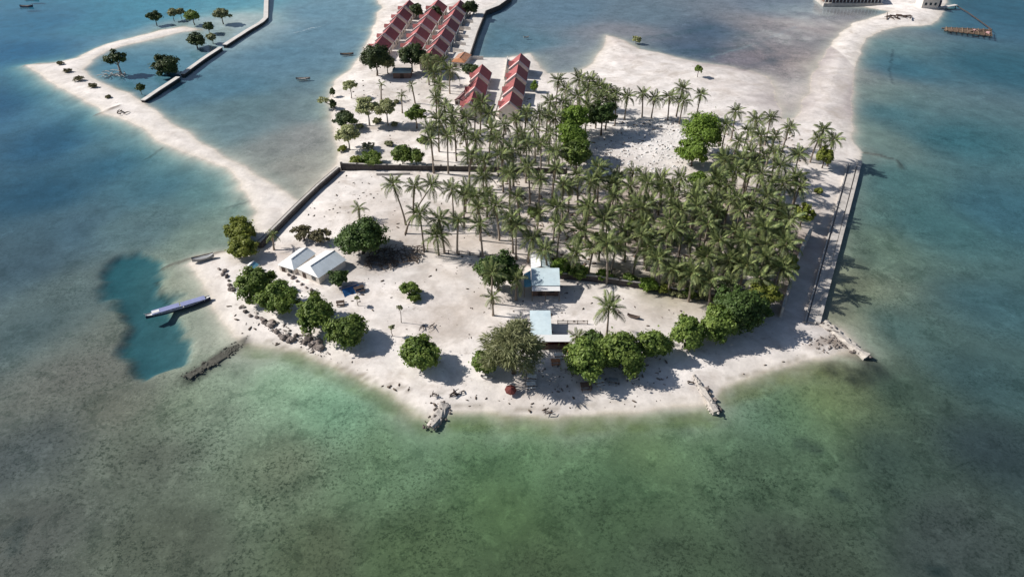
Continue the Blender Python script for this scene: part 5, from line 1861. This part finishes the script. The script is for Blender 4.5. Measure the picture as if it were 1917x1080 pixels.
# bamboo raft
q = [Vector(P(a, b, .4)) for a, b in [(1766, 52), (1768, 58), (1858, 69), (1856, 56)]]
rf = empty('bamboo_raft', (q[0].x, q[0].y, 0))
tag(rf, 'long reddish bamboo raft afloat at the upper right', 'raft')
o_ = Vector((q[0].x, q[0].y, 0))
rs = random.Random(2)
for k in range(7):
    t = (k + .5) / 7
    a, b = q[0].lerp(q[1], t) - o_, q[3].lerp(q[2], t) - o_
    MB().tube([a + Vector((rs.uniform(-1, 1), 0, 0)), (a + b) / 2 + Vector((0, rs.uniform(-.2, .2), .05)), b], .28, 6).build('pole', M['wood'], rf)
for k in range(9):
    t = (k + .5) / 9
    a, b = q[0].lerp(q[3], t) - o_, q[1].lerp(q[2], t) - o_
    MB().tube([a + Vector((0, 0, .35)), b + Vector((0, 0, .35))], .16, 6).build('crossbar', M['brown_wall' if k % 3 else 'wood'], rf)
for k in range(5):
    t = .55 + .09 * k
    a = q[0].lerp(q[3], t) - o_
    b = q[1].lerp(q[2], t) - o_
    m_ = a.lerp(b, rs.uniform(.2, .8))
    MB().box((m_.x, m_.y, .75), (rs.uniform(1, 2.4), rs.uniform(.8, 1.6), rs.uniform(.4, .8)), rs.uniform(0, 1)).build('crate', M[('wood', 'pink_cloth', 'brown_wall')[k % 3]], rf)
bm_ = [P(a, b, .1) for a, b in [(1792, 12), (1812, 24), (1835, 40), (1857, 56)]]
tag(MB().tube(bm_, .22, 6).build('floating_boom', M['dark_wood']), 'thin dark boom floating between the jetty and the raft', 'boom')

# ------------------------------------------------------------------ boulders and small things
RK = [rock_mesh(60 + k, (1, .85, .65), 2, .2) for k in range(5)]
for me in RK:
    me.materials.append(M['rock'])
RKP = [rock_mesh(80 + k, (1, .8, .6), 2, .2) for k in range(3)]
for me in RKP:
    me.materials.append(M['pale_rock'])


def boulder(px, py, s, label, group, pale=False, rs=random):
    p = G(px, py, s * .15)
    o = link('boulder', rs.choice(RKP if pale else RK))
    o.location = (p.x, p.y, gz(p.x, p.y) + s * .16)
    o.rotation_euler = (rs.uniform(-.3, .3), rs.uniform(-.3, .3), rs.uniform(0, 6.28))
    o.scale = (s * rs.uniform(.8, 1.3), s * rs.uniform(.8, 1.2), s * rs.uniform(.8, 1.2))
    tag(o, label, 'boulder', group)


rs = random.Random(31)
zb = [(155, 345), (180, 370), (205, 392), (270, 410), (302, 438), (330, 428), (352, 482), (372, 502), (412, 506), (440, 526), (462, 502), (512, 488), (512, 540), (532, 520), (562, 546), (590, 540), (600, 572), (320, 450), (240, 400), (390, 515), (575, 570), (545, 560), (425, 535), (285, 425)]
for k, (a, b) in enumerate(sorted(zb)):
    boulder(400 + a / 3, 460 + b / 3, rs.uniform(1.1, 2.0), f'{ORD[k]} dark boulder from the left in the ragged line below the four trees', 'boulders below the four trees', rs=rs)
for k, (a, b) in enumerate(sorted([(150, 350), (300, 450), (345, 440), (400, 500), (480, 540), (520, 505), (565, 530), (585, 560), (225, 385)])):
    boulder(400 + a / 3 + 4, 460 + b / 3 - 3, rs.uniform(.8, 1.4), f'{ORD[k]} pale boulder from the left among the dark ones below the trees', 'pale boulders below the four trees', True, rs)
for k, (a, b) in enumerate([(30, 130), (50, 160), (72, 172), (85, 196), (90, 220), (97, 242), (62, 140), (110, 250)]):
    boulder(400 + a / 3, 460 + b / 3, rs.uniform(.9, 1.7), f'{ORD[k]} boulder from the top in the heap left of the leftmost round tree', 'boulders left of the round trees', rs=rs)
for k, (a, b) in enumerate([(548, 519), (556, 526), (565, 532), (573, 538), (583, 543), (592, 547), (540, 514)]):
    boulder(a, b, rs.uniform(.8, 1.3), f'{ORD[k]} dark stone in the line along the front of the white sheds', 'stones in front of the white sheds', rs=rs)
for k, (a, b) in enumerate([(1318, 728), (1324, 738), (1332, 748), (1336, 758), (1342, 766)]):
    boulder(a + 5, b, rs.uniform(.9, 1.4), f'{ORD[k]} dark stone from the top along the pale straight groyne', 'stones along the pale groyne', rs=rs)
for k, (a, b) in enumerate([(1548, 603), (1560, 612), (1572, 622), (1586, 634), (1598, 645), (1610, 656)]):
    boulder(a, b, rs.uniform(1.0, 1.7), f'{ORD[k]} pale stone from the top along the corner rubble groyne', 'stones on the corner groyne', True, rs)

# scattered debris nobody could count
def scatter(name, label, regions, size, mat, seed, flat=.6, z_up=.0, cond=None):
    rs = np.random.RandomState(seed)
    base = [rock_mesh(seed + k, (1, .7, flat), 1, .3) for k in range(3)]
    bv = [np.array([v.co[:] for v in m.vertices]) for m in base]
    bf = [np.array([p.vertices[:] for p in m.polygons]) for m in base]
    V, F = [], []
    o = 0
    for pxs, cnt in regions:
        w = poly(pxs, 1.0)
        lo, hi = w.min(0), w.max(0)
        k = 0
        tries = 0
        while k < cnt and tries < cnt * 20:
            tries += 1
            x, y = rs.uniform(lo[0], hi[0]), rs.uniform(lo[1], hi[1])
            if not inside(np.array([x]), np.array([y]), w)[0]:
                continue
            z = gz(x, y)
            if z < .15:
                continue
            i = rs.randint(3)
            s_ = size[0] + (size[1] - size[0]) * rs.rand() ** 2.2
            a = rs.uniform(0, 6.28)
            st = rs.uniform(.8, 2.2)
            v = bv[i] * s_
            v[:, 0] *= st
            q = np.stack([v[:, 0] * math.cos(a) - v[:, 1] * math.sin(a) + x, v[:, 0] * math.sin(a) + v[:, 1] * math.cos(a) + y, v[:, 2] + z + s_ * .12 + z_up], 1)
            V.append(q)
            F.append(bf[i] + o)
            o += len(q)
            k += 1
    ob = link(name, np_mesh(name, np.vstack(V), np.vstack(F)), M[mat])
    tag(ob, label, None, None, 'stuff')
    return ob


YARD = [(560, 430), (760, 440), (960, 500), (1300, 590), (1200, 640), (900, 640), (780, 640), (640, 560)]
BEACH = [(420, 560), (480, 600), (700, 690), (840, 730), (1000, 740), (1280, 735), (1500, 650), (1500, 668), (1300, 750), (1000, 768), (830, 765), (700, 715), (460, 635)]
scatter('beach_litter', 'dark driftwood bits and litter strewn over the sand', [(YARD, 150), (BEACH, 80), ([(640, 150), (800, 150), (800, 290), (640, 290)], 110), ([(560, 380), (640, 325), (900, 335), (900, 460), (600, 440)], 110)], (.2, .75), 'bark', 211, .4)
scatter('white_rubble', 'white rubble and rubbish strewn over the clearing', [([(1120, 300), (1150, 225), (1280, 225), (1290, 320), (1150, 330)], 620)], (.25, .9), 'white_paint', 301, .5)
scatter('dark_rubble', 'dark rubbish lying among the white rubble', [([(1120, 300), (1150, 225), (1280, 225), (1290, 320), (1150, 330)], 260)], (.2, .8), 'bark', 331, .5)
scatter('shore_stones', 'small stones on the beach and around the groynes', [([(1500, 640), (1570, 615), (1605, 650), (1560, 668)], 130), ([(470, 600), (520, 600), (620, 655), (600, 665)], 120), ([(1000, 690), (1250, 660), (1250, 720), (1000, 735)], 120)], (.2, .7), 'rock', 351, .6)
scatter('palm_litter', 'brown fallen fronds and husks under the palms', [([(900, 330), (1060, 330), (1480, 400), (1480, 520), (1340, 550), (1060, 500), (900, 440)], 900), ([(850, 200), (1140, 170), (1140, 320), (850, 310)], 350), ([(1340, 240), (1500, 240), (1500, 360), (1340, 360)], 250)], (.3, 1.1), 'wood', 371, .25)


def sticks(name, label, px, n, L, r, mat, seed, spread, cat='driftwood', h=.8):
    rs = random.Random(seed)
    p = G(*px, .3)
    root = empty(name, (p.x, p.y, p.z))
    mb = MB()
    for k in range(n):
        a = rs.uniform(0, 6.28)
        c = Vector((rs.uniform(-1, 1) * spread[0], rs.uniform(-1, 1) * spread[1], rs.uniform(.1, h)))
        d = Vector((math.cos(a), math.sin(a), rs.uniform(-.2, .35))) * L * rs.uniform(.4, 1) / 2
        e = Vector((rs.uniform(-.2, .2), rs.uniform(-.2, .2), .15)) * L * .4
        s0, s2 = c - d, c + d
        s0.z, s2.z = max(-.05, s0.z), max(-.02, s2.z)
        mb.tube([s0, c + e, s2], [r, r * .8, r * .35], 5)
    o = mb.build('branches', M[mat], root)
    tag(root, label, cat)
    return root


sticks('brush_pile', 'grey pile of fallen branches below the leaning palm', (742, 478), 110, 4.2, .11, 'bark', 3, (6.5, 4.0), 'brush', 1.0)
sticks('brush_pile', 'dark tangle of branches beside the large dark round tree', (712, 492), 60, 3.4, .1, 'bark', 5, (4.0, 2.2), 'brush', .8)
sticks('driftwood', 'dark forked driftwood on the front beach above the stubby groyne', (857, 734), 5, 3.4, .16, 'dark_wood', 7, (.8, .6))
sticks('driftwood', 'small dark driftwood scrap left of the forked driftwood', (815, 739), 4, 1.6, .13, 'dark_wood', 9, (.6, .3))
sticks('driftwood', 'dark log on wet sand below the feathery tree', (1020, 772), 3, 3.0, .13, 'dark_wood', 12, (1.8, .3))
sticks('driftwood', 'bleached branches in the water under the half-dead mangrove', (215, 142), 26, 5.5, .16, 'pale_bark', 15, (4.5, 3.0), h=1.6)
sticks('driftwood', 'dark stump on the beach beside the pale straight groyne', (1292, 717), 4, 1.3, .16, 'dark_wood', 17, (.4, .3))
sticks('driftwood', 'driftwood on the sand in the middle yard below the small shrub', (800, 612), 6, 2.6, .1, 'dark_wood', 19, (1.6, .6))
sticks('driftwood', 'broken log on the left spit beside the breakwater stub', (232, 212), 6, 2.8, .2, 'dark_wood', 21, (2.4, 1.0))
sticks('driftwood', 'dark wreckage on the far right sand below the beige house', (1680, 32), 12, 8.0, .35, 'dark_wood', 23, (6.0, 2.0), h=.6)

# post fence at the front of the palms
fl = resample([Vector(Pxy(a, b, 1.3)) for a, b in [(782, 470), (840, 476), (900, 481), (968, 488)]], 2.6)
fe = empty('post_fence', (fl[0].x, fl[0].y, 0))
tag(fe, 'low rough post fence at the foot of the sparse palms', 'fence')
for p in fl:
    MB().box((p.x - fl[0].x, p.y - fl[0].y, 1.7), (.2, .2, 1.7)).build('post', M['dark_wood'], fe)
for zz in (1.75, 2.3):
    for a, b in zip(fl[:-1], fl[1:]):
        MB().tube([(a.x - fl[0].x, a.y - fl[0].y, zz), (b.x - fl[0].x, b.y - fl[0].y, zz)], .07, 5).build('rail', M['wood'], fe)
fl = resample([Vector(Pxy(a, b, 1.6)) for a, b in [(1044, 604), (1100, 604)]], 1.7)
fe = empty('rail_fence', (fl[0].x, fl[0].y, 0))
tag(fe, 'short rail fence on the sand right of the long shack', 'fence')
for p in fl:
    MB().box((p.x - fl[0].x, p.y - fl[0].y, 1.6), (.14, .14, 1.4)).build('post', M['wood'], fe)
for zz in (1.6, 2.15):
    MB().tube([(0, 0, zz), (fl[-1].x - fl[0].x, fl[-1].y - fl[0].y, zz)], .08, 5).build('rail', M['wood'], fe)


# parasols and tables in the shade
def parasol(px, py, r, h, mat, label, tilt):
    p = G(px, py, h)
    root = empty('parasol', (p.x, p.y, p.z))
    MB().tube([(0, 0, -.05), (0, 0, h + .15)], .05, 6).build('pole', M['white_paint'], root)
    n = 8
    vs_ = [(0, 0, .55)] + [(r * math.cos(2 * math.pi * k / n), r * math.sin(2 * math.pi * k / n), 0) for k in range(n)] + [(r * math.cos(2 * math.pi * k / n), r * math.sin(2 * math.pi * k / n), -.18) for k in range(n)]
    mb = MB()
    mb.add(vs_, [(0, 1 + k, 1 + (k + 1) % n) for k in range(n)] + [(1 + k, 1 + n + k, 1 + n + (k + 1) % n, 1 + (k + 1) % n) for k in range(n)])
    o = mb.build('canopy', M[mat], root, loc=(0, 0, h))
    o.rotation_euler = tilt
    tag(root, label, 'parasol')


parasol(956, 729, 1.2, 1.2, 'maroon_cloth', 'dark red parasol on the front beach below the feathery tree', (.25, .1, 0))


def table(px, py, mat, label, yaw=0.0, s=1.0):
    p = G(px, py, .6)
    root = empty('picnic_table', (p.x, p.y, p.z), yaw)
    MB().box((0, 0, .75 * s), (1.9 * s, .95 * s, .07)).build('tabletop', M[mat], root)
    for x in (-.75, .75):
        MB().box((x * s, 0, .35 * s), (.1, .7 * s, .75 * s)).build('leg', M['wood'], root)
    for y in (-.85, .85):
        MB().box((0, y * s, .45 * s), (1.9 * s, .3, .06)).build('bench', M[mat], root)
        for x in (-.7, .7):
            MB().box((x * s, y * s, .2 * s), (.1, .2, .46 * s)).build('bench_leg', M['wood'], root)
    tag(root, label, 'table', 'picnic tables in the shade')


table(988, 692, 'white_paint', 'upper white picnic table under the feathery tree', .2)
table(996, 705, 'white_paint', 'middle white picnic table under the feathery tree', -.1)
table(994, 719, 'white_paint', 'lowest white picnic table under the feathery tree', .1)
table(1097, 722, 'brown_wall', 'left brown picnic table below the leafy clump', .05, 1.2)
table(1122, 713, 'white_paint', 'small white picnic table below the leafy clump', .3)
table(1148, 712, 'grey_hull', 'grey picnic table below the middle of the leafy clump', -.2)
table(1040, 676, 'orange_roof', 'reddish picnic table in the sun below the open bar', .1)
table(1046, 664, 'white_paint', 'white picnic table right in front of the open bar', .1)
table(672, 540, 'dark_wood', 'dark table lying right of the blue tarp shelter', .5, 1.3)
table(637, 566, 'dark_wood', 'dark low table on the sand below the blue tarp shelter', .2, 1.0)

# saplings and posts
for k, (a, b, h_) in enumerate(((748, 575, 4.0), (733, 612, 2.2), (668, 557, 2.0))):
    tree(a, b, .7, .5, h_, 'leaf_olive', ('thin sapling on the sand left of the small shrub', 'thin stake-like sapling below the middle yard', 'thin sapling below the blue tarp shelter')[k], name='sapling', leaf=.25, n=140, gap=.3, tr=.07, limbs=3)

# pale wake left on the lagoon
def foam_material():
    m, n, l, b = new_mat('foam')
    b.inputs['Base Color'].default_value = (.75, .78, .8, 1)
    b.inputs['Roughness'].default_value = .9
    tr = n.new('ShaderNodeBsdfTransparent')
    nz = n.new('ShaderNodeTexNoise')
    nz.inputs['Scale'].default_value = .9
    nz.inputs['Detail'].default_value = 6
    tc = n.new('ShaderNodeTexCoord')
    l.new(tc.outputs['Object'], nz.inputs['Vector'])
    r = n.new('ShaderNodeMapRange')
    r.inputs['From Min'].default_value = .45
    r.inputs['From Max'].default_value = .72
    r.inputs['To Max'].default_value = .55
    l.new(nz.outputs['Fac'], r.inputs['Value'])
    ms = n.new('ShaderNodeMixShader')
    l.new(r.outputs['Result'], ms.inputs['Fac'])
    l.new(tr.outputs['BSDF'], ms.inputs[1])
    l.new(b.outputs['BSDF'], ms.inputs[2])
    l.new(ms.outputs['Shader'], n['Material Output'].inputs['Surface'])
    return m


wk = [Vector(Pxy(a, b, .03)) for a, b in [(540, 64), (560, 60), (580, 54), (604, 49)]]
wks = resample(wk, 2.0)
nW = len(wks)
mb = MB()
vs_ = []
for i, p in enumerate(wks):
    w_ = .2 + 1.3 * math.sin(math.pi * i / (nW - 1)) * (i / nW + .3)
    vs_ += [(p.x, p.y - w_, .03), (p.x, p.y + w_, .03)]
mb.add(vs_, [(2 * i, 2 * i + 2, 2 * i + 3, 2 * i + 1) for i in range(nW - 1)])
tag(mb.build('foam', foam_material()), 'faint white foam streak on the left lagoon', None, None, 'stuff')
